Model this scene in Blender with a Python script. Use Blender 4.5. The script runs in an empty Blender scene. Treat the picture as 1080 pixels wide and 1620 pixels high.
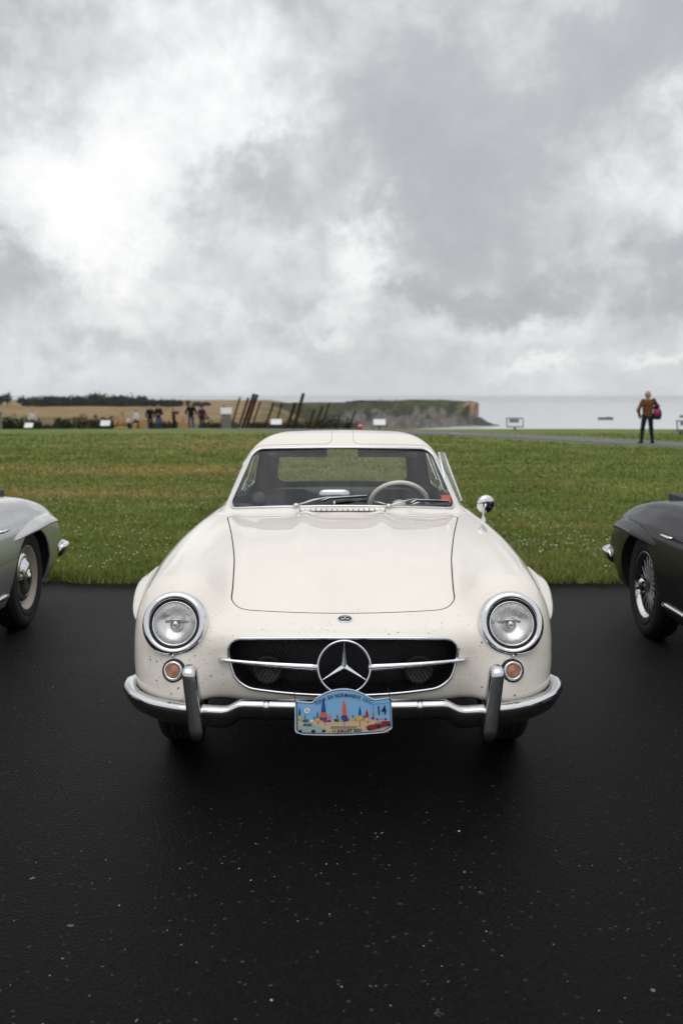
import bpy, bmesh, math, random
import numpy as np
from mathutils import Vector, Matrix
from mathutils.geometry import tessellate_polygon

R = math.radians
random.seed(7)
RNG = np.random.default_rng(7)
scene = bpy.context.scene
COL = scene.collection

# ------------------------------------------------------------------ camera
CAM_H = 1.52
cam_data = bpy.data.cameras.new("camera")
cam = bpy.data.objects.new("camera", cam_data)
COL.objects.link(cam)
PITCH = math.atan(182 / 1575)
cam.location = (0, 0, CAM_H)
cam.rotation_euler = (math.pi / 2 - PITCH, 0, 0)
cam_data.sensor_fit = 'VERTICAL'
cam_data.sensor_height = 36
cam_data.sensor_width = 24
cam_data.lens = 35
cam_data.clip_start = 0.05
cam_data.clip_end = 90000
cam_data.dof.use_dof = True
cam_data.dof.focus_distance = 3.95
cam_data.dof.aperture_fstop = 3.2
scene.camera = cam

# ------------------------------------------------------------------ world: an overcast sky
world = bpy.data.worlds.new("World")
scene.world = world
world.use_nodes = True
SUN_EL, SUN_AZ = R(68), R(196)      # azimuth clockwise from +Y


def build_world():
    nt = world.node_tree
    nt.nodes.clear()
    N = nt.nodes.new
    L = nt.links.new
    out = N('ShaderNodeOutputWorld')
    bg = N('ShaderNodeBackground')
    L(bg.outputs[0], out.inputs[0])
    sky = N('ShaderNodeTexSky')
    sky.sky_type = 'NISHITA'
    sky.sun_disc = False
    sky.sun_elevation = SUN_EL
    sky.sun_rotation = SUN_AZ
    sky.air_density = 1.0
    sky.dust_density = 2.0

    def math_(op, a, b=None, clamp=False):
        m = N('ShaderNodeMath')
        m.operation = op
        m.use_clamp = clamp
        for i, v in enumerate((a, b)):
            if v is None:
                continue
            if isinstance(v, (int, float)):
                m.inputs[i].default_value = v
            else:
                L(v, m.inputs[i])
        return m.outputs[0]

    def noise(vec, scale, detail, rough=0.55, dist=0.0):
        n = N('ShaderNodeTexNoise')
        n.inputs['Scale'].default_value = scale
        n.inputs['Detail'].default_value = detail
        n.inputs['Roughness'].default_value = rough
        n.inputs['Distortion'].default_value = dist
        L(vec, n.inputs['Vector'])
        return n

    tc = N('ShaderNodeTexCoord')
    sep = N('ShaderNodeSeparateXYZ')
    L(tc.outputs['Generated'], sep.inputs[0])
    dx, dy, dz = sep.outputs
    az = math_('ARCTAN2', dx, dy)
    el = math_('ARCSINE', dz)
    comb = N('ShaderNodeCombineXYZ')
    L(az, comb.inputs[0])
    L(el, comb.inputs[1])
    # the cloud deck seen in perspective: coordinates on a flat layer overhead
    den = math_('ADD', math_('MAXIMUM', dz, 0.0), 0.12)
    pl = N('ShaderNodeCombineXYZ')
    L(math_('DIVIDE', dx, den), pl.inputs[0])
    L(math_('DIVIDE', dy, den), pl.inputs[1])
    n1 = noise(pl.outputs[0], 1.1, 7, 0.60, 0.25)
    n3 = noise(comb.outputs[0], 8.0, 9, 0.60, 0.4)
    # ragged edges: push the cloud masses about with noise
    w1 = noise(comb.outputs[0], 4.6, 9, 0.66)
    warp = N('ShaderNodeVectorMath')
    warp.operation = 'SUBTRACT'
    L(w1.outputs['Color'], warp.inputs[0])
    warp.inputs[1].default_value = (0.5, 0.5, 0.5)
    wsc = N('ShaderNodeVectorMath')
    wsc.operation = 'SCALE'
    wsc.inputs['Scale'].default_value = 0.34
    L(warp.outputs[0], wsc.inputs[0])
    wadd = N('ShaderNodeVectorMath')
    wadd.operation = 'ADD'
    L(comb.outputs[0], wadd.inputs[0])
    L(wsc.outputs[0], wadd.inputs[1])

    # cloud masses: azimuth, elevation (degrees), half sizes, tilt, strength
    blobs = [
        (-8.6, 12.6, 8.6, 4.6, 34, 0.26),    # bright break in the clouds
        (-16.0, 10.0, 6.0, 2.4, 10, 0.20),
        (-9.0, 8.6, 6.0, 1.3, 5, 0.16),
        (0.8, 7.4, 2.2, 2.2, 60, 0.36),       # small bright gap above the car
        (-2.0, 5.0, 3.0, 0.9, 10, 0.18),
        (-17.0, 7.6, 2.8, 2.2, 0, -0.36),     # small grey cloud on the left
        (-5.5, 10.0, 4.2, 1.7, 30, -0.30),    # tongue of the grey mass
        (2.0, 16.5, 3.5, 6.0, 20, -0.20),
        (9.0, 14.5, 10.0, 5.5, 38, -0.28),    # big grey mass
        (17.5, 21.5, 6.0, 4.0, 20, -0.32),
        (7.0, 6.3, 6.5, 1.05, 3, -0.34),      # its dark flat base
        (19.0, 6.6, 3.0, 1.4, 20, -0.34),
        (19.0, 12.0, 2.6, 3.0, 10, 0.20),
        (11.0, 19.5, 3.0, 2.0, 30, 0.14),
        (-20.5, 17.5, 3.4, 4.2, 0, -0.26),
        (-10.0, 23.0, 12.0, 1.6, 0, -0.20),
        (-12.0, 3.0, 9.0, 1.3, 0, -0.16),
        (9.0, 4.0, 9.0, 0.9, 8, 0.10),
        (10.0, 2.0, 3.0, 0.45, 8, 0.20),
        (18.0, 1.9, 2.4, 0.6, 0, 0.20),
    ]
    total = None
    for (a, e, sa, se, tilt, amp) in blobs:
        mp = N('ShaderNodeMapping')
        mp.vector_type = 'TEXTURE'
        mp.inputs['Location'].default_value = (R(a), R(e), 0)
        mp.inputs['Rotation'].default_value = (0, 0, R(tilt))
        mp.inputs['Scale'].default_value = (R(sa), R(se), 1000)
        L(wadd.outputs[0], mp.inputs['Vector'])
        ln = N('ShaderNodeVectorMath')
        ln.operation = 'DOT_PRODUCT'
        L(mp.outputs[0], ln.inputs[0])
        L(mp.outputs[0], ln.inputs[1])
        g = math_('MULTIPLY', math_('EXPONENT', math_('MULTIPLY', ln.outputs['Value'], -0.9)), amp)
        total = g if total is None else math_('ADD', total, g)
    base = math_('ADD', 0.590, math_('MULTIPLY', math_('SUBTRACT', n1.outputs['Fac'], 0.5), 0.20))
    base = math_('ADD', base, math_('MULTIPLY', math_('SUBTRACT', n3.outputs['Fac'], 0.5), 0.80))
    n4 = noise(comb.outputs[0], 24.0, 6, 0.60, 0.5)
    base = math_('ADD', base, math_('MULTIPLY', math_('SUBTRACT', n4.outputs['Fac'], 0.5), 0.36))
    val = math_('ADD', base, total)
    sc_ = N('ShaderNodeMapRange')
    sc_.interpolation_type = 'SMOOTHSTEP'
    sc_.inputs['From Min'].default_value = 0.20
    sc_.inputs['From Max'].default_value = 1.0
    L(val, sc_.inputs['Value'])
    val = math_('ADD', math_('MULTIPLY', val, 0.45), math_('MULTIPLY', sc_.outputs[0], 0.55))
    ramp = N('ShaderNodeValToRGB')
    L(val, ramp.inputs[0])
    cr = ramp.color_ramp
    cr.elements[0].position = 0.0
    cr.elements[0].color = (0.42, 0.425, 0.45, 1)
    cr.elements[1].position = 1.0
    cr.elements[1].color = (0.985, 0.98, 0.975, 1)
    for p, c in ((0.25, (0.495, 0.50, 0.52)), (0.50, (0.645, 0.65, 0.665)), (0.76, (0.835, 0.838, 0.84))):
        e_ = cr.elements.new(p)
        e_.color = (*c, 1)
    # pale band of thick air along the horizon
    hz = math_('EXPONENT', math_('MULTIPLY', math_('MAXIMUM', el, 0.0), -42.0))
    mixh = N('ShaderNodeMix')
    mixh.data_type = 'RGBA'
    L(math_('MULTIPLY', hz, 0.75), mixh.inputs['Factor'])
    L(ramp.outputs[0], mixh.inputs['A'])
    mixh.inputs['B'].default_value = (0.68, 0.715, 0.75, 1)
    # an overcast sky is brighter towards the zenith
    zen = math_('ADD', 1.0, math_('MULTIPLY', math_('POWER', math_('MAXIMUM', dz, 0.0), 1.5), 0.55))
    sc = N('ShaderNodeVectorMath')
    sc.operation = 'SCALE'
    L(mixh.outputs['Result'], sc.inputs[0])
    L(zen, sc.inputs['Scale'])
    skys = N('ShaderNodeVectorMath')
    skys.operation = 'SCALE'
    L(sky.outputs[0], skys.inputs[0])
    skys.inputs['Scale'].default_value = 0.10
    mixs = N('ShaderNodeMix')
    mixs.data_type = 'RGBA'
    mixs.inputs['Factor'].default_value = 0.94
    L(skys.outputs[0], mixs.inputs['A'])
    L(sc.outputs[0], mixs.inputs['B'])
    L(mixs.outputs['Result'], bg.inputs['Color'])
    bg.inputs['Strength'].default_value = 1.0


build_world()

sun_data = bpy.data.lights.new("sun", 'SUN')
sun = bpy.data.objects.new("sun", sun_data)
COL.objects.link(sun)
sun_data.energy = 0.85
sun_data.angle = R(60)
sun_data.color = (1.0, 0.97, 0.93)
_sd = Vector((math.sin(SUN_AZ) * math.cos(SUN_EL), math.cos(SUN_AZ) * math.cos(SUN_EL), math.sin(SUN_EL)))
sun.rotation_euler = _sd.to_track_quat('Z', 'Y').to_euler()
sun.location = (0, 0, 20)

scene.view_settings.view_transform = 'Standard'
scene.view_settings.look = 'None'
scene.view_settings.exposure = 0.06
scene.view_settings.gamma = 1.0
scene.view_settings.use_curve_mapping = False
scene.render.engine = 'CYCLES'
scene.cycles.max_bounces = 10
scene.cycles.transparent_max_bounces = 16
scene.cycles.use_denoising = True
scene.cycles.sample_clamp_indirect = 6.0


# ------------------------------------------------------------------ materials
def new_mat(name):
    m = bpy.data.materials.new(name)
    m.use_nodes = True
    nt = m.node_tree
    b = nt.nodes.get('Principled BSDF')
    return m, nt, b


def lk(nt, a, b):
    nt.links.new(a, b)


def simple(name, col, rough=0.5, metal=0.0, coat=0.0, spec=0.5, var=0.0, vscale=20.0, bump=0.0, bscale=60.0):
    """plain surface with slight uneven colour and relief"""
    m, nt, b = new_mat(name)
    b.inputs['Base Color'].default_value = (*col, 1)
    b.inputs['Roughness'].default_value = rough
    b.inputs['Metallic'].default_value = metal
    b.inputs['Coat Weight'].default_value = coat
    b.inputs['Coat Roughness'].default_value = 0.03
    b.inputs['Specular IOR Level'].default_value = spec
    tc = nt.nodes.new('ShaderNodeTexCoord')
    if var > 0:
        n = nt.nodes.new('ShaderNodeTexNoise')
        n.inputs['Scale'].default_value = vscale
        n.inputs['Detail'].default_value = 5
        lk(nt, tc.outputs['Object'], n.inputs['Vector'])
        mx = nt.nodes.new('ShaderNodeMix')
        mx.data_type = 'RGBA'
        mx.inputs['A'].default_value = (*[c * (1 - var) for c in col], 1)
        mx.inputs['B'].default_value = (*[min(1, c * (1 + var)) for c in col], 1)
        lk(nt, n.outputs['Fac'], mx.inputs['Factor'])
        lk(nt, mx.outputs['Result'], b.inputs['Base Color'])
    if bump > 0:
        n2 = nt.nodes.new('ShaderNodeTexNoise')
        n2.inputs['Scale'].default_value = bscale
        n2.inputs['Detail'].default_value = 4
        lk(nt, tc.outputs['Object'], n2.inputs['Vector'])
        bp = nt.nodes.new('ShaderNodeBump')
        bp.inputs['Strength'].default_value = bump
        bp.inputs['Distance'].default_value = 0.01
        lk(nt, n2.outputs['Fac'], bp.inputs['Height'])
        lk(nt, bp.outputs[0], b.inputs['Normal'])
    return m


def paint(name, col, dirt=True, metal=0.0, rough=0.32, coat=1.0, ior=1.45):
    """car lacquer: clear coat, a little dust low down, flies on the nose"""
    m, nt, b = new_mat(name)
    b.inputs['Metallic'].default_value = metal
    b.inputs['Roughness'].default_value = rough
    b.inputs['Coat Weight'].default_value = coat
    b.inputs['Specular IOR Level'].default_value = 0.1
    b.inputs['Coat Roughness'].default_value = 0.035
    b.inputs['Coat IOR'].default_value = ior
    tc = nt.nodes.new('ShaderNodeTexCoord')
    n = nt.nodes.new('ShaderNodeTexNoise')
    n.inputs['Scale'].default_value = 3.0
    n.inputs['Detail'].default_value = 6
    lk(nt, tc.outputs['Object'], n.inputs['Vector'])
    mx = nt.nodes.new('ShaderNodeMix')
    mx.data_type = 'RGBA'
    mx.inputs['A'].default_value = (*[c * 0.96 for c in col], 1)
    mx.inputs['B'].default_value = (*[min(1, c * 1.03) for c in col], 1)
    lk(nt, n.outputs['Fac'], mx.inputs['Factor'])
    cur = mx.outputs['Result']
    if dirt:
        sep = nt.nodes.new('ShaderNodeSeparateXYZ')
        lk(nt, tc.outputs['Object'], sep.inputs[0])
        # road grime: film that thins out above the wheels
        gr = nt.nodes.new('ShaderNodeMapRange')
        gr.inputs['From Min'].default_value = 0.62
        gr.inputs['From Max'].default_value = 0.25
        gr.inputs['To Min'].default_value = 0.0
        gr.inputs['To Max'].default_value = 0.30
        lk(nt, sep.outputs[2], gr.inputs['Value'])
        ng = nt.nodes.new('ShaderNodeTexNoise')
        ng.inputs['Scale'].default_value = 14.0
        ng.inputs['Detail'].default_value = 8
        ng.inputs['Roughness'].default_value = 0.7
        lk(nt, tc.outputs['Object'], ng.inputs['Vector'])
        mg = nt.nodes.new('ShaderNodeMath')
        mg.operation = 'MULTIPLY'
        lk(nt, gr.outputs[0], mg.inputs[0])
        lk(nt, ng.outputs['Fac'], mg.inputs[1])
        m2 = nt.nodes.new('ShaderNodeMix')
        m2.data_type = 'RGBA'
        lk(nt, mg.outputs[0], m2.inputs['Factor'])
        lk(nt, cur, m2.inputs['A'])
        m2.inputs['B'].default_value = (0.16, 0.13, 0.09, 1)
        cur = m2.outputs['Result']
        # dead flies: sparse dark specks on the nose
        for sc_, thr, w in ((34.0, 0.30, 0.20), (80.0, 0.34, 0.26)):
            vo = nt.nodes.new('ShaderNodeTexVoronoi')
            vo.inputs['Scale'].default_value = sc_
            vo.inputs['Randomness'].default_value = 1.0
            wv = nt.nodes.new('ShaderNodeTexNoise')
            wv.inputs['Scale'].default_value = 90.0
            lk(nt, tc.outputs['Object'], wv.inputs['Vector'])
            ad = nt.nodes.new('ShaderNodeMixRGB')
            ad.blend_type = 'ADD'
            ad.inputs[0].default_value = 0.012
            lk(nt, tc.outputs['Object'], ad.inputs[1])
            lk(nt, wv.outputs['Color'], ad.inputs[2])
            lk(nt, ad.outputs[0], vo.inputs['Vector'])
            lt = nt.nodes.new('ShaderNodeMath')
            lt.operation = 'LESS_THAN'
            lk(nt, vo.outputs['Distance'], lt.inputs[0])
            lt.inputs[1].default_value = w * 0.62
            sp = nt.nodes.new('ShaderNodeSeparateColor')
            lk(nt, vo.outputs['Color'], sp.inputs[0])
            l2 = nt.nodes.new('ShaderNodeMath')
            l2.operation = 'LESS_THAN'
            lk(nt, sp.outputs[0], l2.inputs[0])
            l2.inputs[1].default_value = thr * 0.8
            m3 = nt.nodes.new('ShaderNodeMath')
            m3.operation = 'MULTIPLY'
            lk(nt, lt.outputs[0], m3.inputs[0])
            lk(nt, l2.outputs[0], m3.inputs[1])
            fr = nt.nodes.new('ShaderNodeMapRange')
            fr.inputs['From Min'].default_value = 0.34
            fr.inputs['From Max'].default_value = 0.12
            fr.inputs['To Min'].default_value = 0.0
            fr.inputs['To Max'].default_value = 0.8
            lk(nt, sep.outputs[1], fr.inputs['Value'])
            m4 = nt.nodes.new('ShaderNodeMath')
            m4.operation = 'MULTIPLY'
            lk(nt, m3.outputs[0], m4.inputs[0])
            lk(nt, fr.outputs[0], m4.inputs[1])
            m5 = nt.nodes.new('ShaderNodeMix')
            m5.data_type = 'RGBA'
            lk(nt, m4.outputs[0], m5.inputs['Factor'])
            lk(nt, cur, m5.inputs['A'])
            m5.inputs['B'].default_value = (0.05, 0.035, 0.02, 1)
            cur = m5.outputs['Result']
    lk(nt, cur, b.inputs['Base Color'])
    return m


def glass(name, tint=(0.86, 0.90, 0.88), refl=1.0, f0=0.06, rough=0.01):
    m = bpy.data.materials.new(name)
    m.use_nodes = True
    nt = m.node_tree
    nt.nodes.clear()
    o = nt.nodes.new('ShaderNodeOutputMaterial')
    t = nt.nodes.new('ShaderNodeBsdfTransparent')
    t.inputs[0].default_value = (*tint, 1)
    g = nt.nodes.new('ShaderNodeBsdfGlossy')
    g.inputs['Roughness'].default_value = rough
    # Fresnel by Schlick's formula, the same from both sides of the thin pane
    lw = nt.nodes.new('ShaderNodeLayerWeight')
    lw.inputs['Blend'].default_value = 0.5
    pw = nt.nodes.new('ShaderNodeMath')
    pw.operation = 'POWER'
    pw.inputs[1].default_value = 5.0
    lk(nt, lw.outputs['Facing'], pw.inputs[0])
    fr = nt.nodes.new('ShaderNodeMath')
    fr.operation = 'MULTIPLY_ADD'
    fr.inputs[1].default_value = 1 - f0
    fr.inputs[2].default_value = f0
    lk(nt, pw.outputs[0], fr.inputs[0])
    ml = nt.nodes.new('ShaderNodeMath')
    ml.operation = 'MULTIPLY'
    ml.use_clamp = True
    ml.inputs[1].default_value = refl
    mx = nt.nodes.new('ShaderNodeMixShader')
    lk(nt, fr.outputs[0], ml.inputs[0])
    lk(nt, ml.outputs[0], mx.inputs[0])
    lk(nt, t.outputs[0], mx.inputs[1])
    lk(nt, g.outputs[0], mx.inputs[2])
    lk(nt, mx.outputs[0], o.inputs[0])
    return m


def chrome(name, col=(0.80, 0.81, 0.83), rough=0.06, wear=0.5):
    m, nt, b = new_mat(name)
    b.inputs['Base Color'].default_value = (*col, 1)
    b.inputs['Metallic'].default_value = 1.0
    tc = nt.nodes.new('ShaderNodeTexCoord')
    n = nt.nodes.new('ShaderNodeTexNoise')
    n.inputs['Scale'].default_value = 35
    n.inputs['Detail'].default_value = 8
    n.inputs['Roughness'].default_value = 0.7
    lk(nt, tc.outputs['Object'], n.inputs['Vector'])
    mr = nt.nodes.new('ShaderNodeMapRange')
    mr.inputs['From Min'].default_value = 0.45
    mr.inputs['From Max'].default_value = 0.75
    mr.inputs['To Min'].default_value = rough
    mr.inputs['To Max'].default_value = rough + 0.25 * wear
    lk(nt, n.outputs['Fac'], mr.inputs['Value'])
    lk(nt, mr.outputs[0], b.inputs['Roughness'])
    return m


M = {}
M['cream'] = paint('cream_paint', (0.80, 0.757, 0.680))
M['silver'] = paint('silver_paint', (0.52, 0.53, 0.53), dirt=False, metal=0.70, rough=0.34)
M['navy'] = paint('black_paint', (0.006, 0.006, 0.009), dirt=False, coat=0.5, rough=0.4, ior=1.27)
M['chrome'] = chrome('chrome', (0.74, 0.75, 0.77))
M['chrome_worn'] = chrome('chrome_worn', (0.62, 0.62, 0.63), 0.10, 0.8)
M['rubber'] = simple('rubber', (0.012, 0.012, 0.012), 0.75, bump=0.2, bscale=120)
M['tyre'] = simple('tyre', (0.008, 0.008, 0.008), 0.8, var=0.3, bump=0.3, bscale=90)
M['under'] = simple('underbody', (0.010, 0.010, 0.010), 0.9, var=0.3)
M['black'] = simple('black_enamel', (0.010, 0.011, 0.013), 0.45)
M['trim'] = simple('interior_cloth', (0.045, 0.047, 0.052), 0.85, var=0.25, bump=0.2, bscale=200)
M['dash'] = simple('dashboard_leather', (0.06, 0.062, 0.07), 0.6, var=0.2, bump=0.2, bscale=150)
M['seat'] = simple('seat_leather', (0.040, 0.045, 0.055), 0.55, var=0.2, bump=0.15)
M['ivory'] = simple('ivory_bakelite', (0.84, 0.81, 0.72), 0.3)
M['glass'] = glass('window_glass', (0.93, 0.95, 0.94), 1.0)
M['lens'] = glass('lamp_glass', (0.97, 0.97, 0.97), 1.0)
M['reflector'] = chrome('lamp_reflector', (0.97, 0.97, 0.96), 0.24, 0.5)
M['amber'] = simple('amber_lens', (0.48, 0.21, 0.12), 0.2, coat=1.0)
M['red_lens'] = simple('red_lens', (0.35, 0.01, 0.01), 0.25, coat=0.6)
M['mesh'] = simple('grille_wire', (0.010, 0.011, 0.013), 0.5, spec=0.25)


# ------------------------------------------------------------------ mesh helpers
def mesh_obj(name, verts, faces, mat=None, parent=None, smooth=True, normals=None, loc=None):
    me = bpy.data.meshes.new(name)
    if isinstance(verts, np.ndarray):
        verts = verts.tolist()
    if isinstance(faces, np.ndarray):
        faces = faces.tolist()
    me.from_pydata(verts, [], faces)
    me.update()
    if smooth:
        me.polygons.foreach_set('use_smooth', [True] * len(me.polygons))
    if normals is not None:
        me.normals_split_custom_set_from_vertices(normals.tolist())
    o = bpy.data.objects.new(name, me)
    COL.objects.link(o)
    if mat is not None:
        for m in (mat if isinstance(mat, (list, tuple)) else [mat]):
            me.materials.append(m)
    if parent is not None:
        o.parent = parent
    if loc is not None:
        o.location = loc
    return o


class MB:
    """collects shapes into one mesh"""

    def __init__(self):
        self.v = []
        self.f = []

    def add(self, v, f):
        o = len(self.v)
        self.v += [tuple(map(float, p)) for p in v]
        self.f += [tuple(i + o for i in q) for q in f]

    def box(self, c, s, rot=None, taper=1.0):
        v = []
        for dz in (-1, 1):
            t = taper if dz > 0 else 1
            for dx, dy in ((-1, -1), (1, -1), (1, 1), (-1, 1)):
                v.append(Vector((dx * s[0] / 2 * t, dy * s[1] / 2 * t, dz * s[2] / 2)))
        if rot is not None:
            v = [rot @ p for p in v]
        c = Vector(c)
        self.add([p + c for p in v], [(3, 2, 1, 0), (4, 5, 6, 7), (0, 1, 5, 4), (1, 2, 6, 5), (2, 3, 7, 6), (3, 0, 4, 7)])

    def tube(self, pts, r, n=8, closed=False, cap=True):
        pts = [Vector(p) for p in pts]
        k = len(pts)
        rr = r if hasattr(r, '__len__') else [r] * k
        ref = None
        rings = []
        for i in range(k):
            if closed:
                t = pts[(i + 1) % k] - pts[i - 1]
            else:
                t = pts[min(i + 1, k - 1)] - pts[max(i - 1, 0)]
            if t.length < 1e-9:
                t = Vector((0, 0, 1))
            t.normalize()
            if ref is None:
                ref = Vector((0, 0, 1)) if abs(t.z) < 0.9 else Vector((1, 0, 0))
            a = ref - t * ref.dot(t)
            if a.length < 1e-6:
                a = t.orthogonal()
            a.normalize()
            ref = a
            b = t.cross(a)
            rings.append([pts[i] + (a * math.cos(q) + b * math.sin(q)) * rr[i] for q in [2 * math.pi * j / n for j in range(n)]])
        v = [p for rg in rings for p in rg]
        f = []
        for i in range(k if closed else k - 1):
            i2 = (i + 1) % k
            for j in range(n):
                j2 = (j + 1) % n
                f.append((i * n + j, i * n + j2, i2 * n + j2, i2 * n + j))
        if cap and not closed:
            f.append(tuple(range(n - 1, -1, -1)))
            f.append(tuple((k - 1) * n + j for j in range(n)))
        self.add(v, f)

    def lathe(self, prof, n=32, mat=None, close=False):
        """prof: (radius, height along +Z); spun round Z then moved by mat"""
        v = []
        f = []
        k = len(prof)
        for (r, h) in prof:
            for j in range(n):
                q = 2 * math.pi * j / n
                v.append(Vector((r * math.cos(q), r * math.sin(q), h)))
        for i in range(k - 1):
            for j in range(n):
                j2 = (j + 1) % n
                f.append((i * n + j, i * n + j2, (i + 1) * n + j2, (i + 1) * n + j))
        if mat is not None:
            v = [mat @ p for p in v]
        self.add(v, f)

    def loft(self, rings, closed_ring=True, cap=True):
        n = len(rings[0])
        v = [p for rg in rings for p in rg]
        f = []
        for i in range(len(rings) - 1):
            for j in range(n if closed_ring else n - 1):
                j2 = (j + 1) % n
                f.append((i * n + j, i * n + j2, (i + 1) * n + j2, (i + 1) * n + j))
        if cap and closed_ring:
            f.append(tuple(range(n - 1, -1, -1)))
            f.append(tuple((len(rings) - 1) * n + j for j in range(n)))
        self.add(v, f)

    def prism(self, poly, h0, h1, mat=None):
        """polygon in XY, from height h0 to h1"""
        n = len(poly)
        v = [Vector((p[0], p[1], h0)) for p in poly] + [Vector((p[0], p[1], h1)) for p in poly]
        f = [tuple(range(n - 1, -1, -1)), tuple(range(n, 2 * n))]
        f += [(i, (i + 1) % n, n + (i + 1) % n, n + i) for i in range(n)]
        if mat is not None:
            v = [mat @ p for p in v]
        self.add(v, f)

    def build(self, name, mat=None, parent=None, smooth=True, angle=None, loc=None):
        o = mesh_obj(name, self.v, self.f, mat, parent, smooth, loc=loc)
        bm = bmesh.new()
        bm.from_mesh(o.data)
        bmesh.ops.recalc_face_normals(bm, faces=bm.faces)
        bm.to_mesh(o.data)
        bm.free()
        if angle is not None:
            o.data.set_sharp_from_angle(angle=R(angle))
        return o


def empty(name, loc=(0, 0, 0), rz=0.0):
    o = bpy.data.objects.new(name, None)
    COL.objects.link(o)
    o.location = loc
    o.rotation_euler = (0, 0, rz)
    o.empty_display_size = 0.2
    return o


def tag(o, label=None, cat=None, group=None, kind=None):
    if label:
        o['label'] = label
    if cat:
        o['category'] = cat
    if group:
        o['group'] = group
    if kind:
        o['kind'] = kind
    return o


def facing(p, n, up=(0, 0, 1)):
    """matrix whose +Z points along n, +Y near up, at p"""
    z = Vector(n).normalized()
    x = Vector(up).cross(z).normalized()
    y = z.cross(x)
    m = Matrix(((x.x, y.x, z.x), (x.y, y.y, z.y), (x.z, y.z, z.z))).to_4x4()
    m.translation = Vector(p)
    return m


def un(px, py, Y):
    """point on the photograph's line of sight at distance Y: only a ruler for sizing the scene"""
    u = (px - 540) / 1575
    v = (py - 810) / 1575
    dy = math.cos(PITCH) - v * math.sin(PITCH)
    dz = -math.sin(PITCH) - v * math.cos(PITCH)
    t = Y / dy
    return Vector((u * t, Y, CAM_H + dz * t))


# ------------------------------------------------------------------ implicit surfaces
def surface_nets(f, lo, hi, h, half=True):
    """smooth mesh of f = 0; with half, f is even in x and only x > 0 is sampled, then mirrored"""
    if half:
        xs = np.arange(-0.5 * h, hi[0] + h, h)
    else:
        xs = np.arange(lo[0], hi[0] + h, h)
    ys = np.arange(lo[1], hi[1] + h, h)
    zs = np.arange(lo[2], hi[2] + h, h)
    F = np.empty((len(xs), len(ys), len(zs)), np.float32)
    for i, x in enumerate(xs):
        Y, Z = np.meshgrid(ys, zs, indexing='ij')
        F[i] = f(np.full_like(Y, x), Y, Z)
    S = F < 0
    nx, ny, nz = F.shape
    c = [S[a:nx - 1 + a, b:ny - 1 + b, d:nz - 1 + d] for a in (0, 1) for b in (0, 1) for d in (0, 1)]
    cnt = sum(k.astype(np.int8) for k in c)
    act = (cnt > 0) & (cnt < 8)
    idx = np.full(act.shape, -1, np.int64)
    ids = np.argwhere(act)
    idx[act] = np.arange(len(ids))
    acc = np.zeros((len(ids), 3))
    num = np.zeros(len(ids))
    corners = [(a, b, d) for a in (0, 1) for b in (0, 1) for d in (0, 1)]
    for p in corners:
        for ax in range(3):
            if p[ax] == 1:
                continue
            q = list(p)
            q[ax] = 1
            fa = F[ids[:, 0] + p[0], ids[:, 1] + p[1], ids[:, 2] + p[2]].astype(float)
            fb = F[ids[:, 0] + q[0], ids[:, 1] + q[1], ids[:, 2] + q[2]].astype(float)
            cr = (fa < 0) != (fb < 0)
            t = np.where(cr, fa / np.where(cr, fa - fb, 1), 0)
            pos = np.tile(np.array(p, float), (len(ids), 1))
            pos[:, ax] += t
            acc[cr] += pos[cr]
            num[cr] += 1
    V = (ids + acc / num[:, None]) * h + np.array([xs[0], ys[0], zs[0]])
    quads = []
    for ax in range(3):
        o1, o2 = [(1, 2), (2, 0), (0, 1)][ax]
        sl0 = [slice(1, n - 1) for n in F.shape]
        sl1 = list(sl0)
        sl0[ax] = slice(0, F.shape[ax] - 1)
        sl1[ax] = slice(1, F.shape[ax])
        A = S[tuple(sl0)]
        B = S[tuple(sl1)]
        for flip, msk in ((False, A & ~B), (True, ~A & B)):
            e = np.argwhere(msk)
            if not len(e):
                continue
            base = e.copy()
            base[:, o1] += 1
            base[:, o2] += 1
            qs = []
            for d1, d2 in ((0, 0), (-1, 0), (-1, -1), (0, -1)):
                k = base.copy()
                k[:, o1] += d1
                k[:, o2] += d2
                qs.append(idx[k[:, 0], k[:, 1], k[:, 2]])
            q = np.stack(qs, 1)
            if flip:
                q = q[:, ::-1]
            quads.append(q)
    Q = np.concatenate(quads)
    if half:
        V[ids[:, 0] == 0, 0] = 0
    V = newton(f, V, 3, keepx0=half)
    if half:
        mid = ids[:, 0] == 0
        mp = np.arange(len(V))
        mir = V.copy()
        mir[:, 0] *= -1
        keep = ~mid
        mp[keep] = len(V) + np.arange(keep.sum())
        V = np.concatenate([V, mir[keep]])
        Q = np.concatenate([Q, mp[Q][:, ::-1]])
        bad = (Q < 0).any(1)
        Q = Q[~bad]
    return V, Q


def grad(f, V, e=1e-3):
    g = np.empty_like(V)
    for k in range(3):
        d = np.zeros(3)
        d[k] = e
        a = V + d
        b = V - d
        g[:, k] = (f(a[:, 0], a[:, 1], a[:, 2]) - f(b[:, 0], b[:, 1], b[:, 2])) / (2 * e)
    return g


def newton(f, V, it=3, keepx0=False):
    for _ in range(it):
        g = grad(f, V)
        v = f(V[:, 0], V[:, 1], V[:, 2])
        st = np.clip(v / np.maximum((g * g).sum(1), 1e-3), -0.01, 0.01)
        d = g * st[:, None]
        if keepx0:
            d[np.abs(V[:, 0]) < 1e-9, 0] = 0
        V = V - d
    return V


def unit_grad(f, V):
    g = grad(f, V, 2e-3)
    return g / np.maximum(np.linalg.norm(g, axis=1, keepdims=True), 1e-9)


def tris(Q):
    return np.concatenate([Q[:, [0, 1, 2]], Q[:, [0, 2, 3]]])


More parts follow.
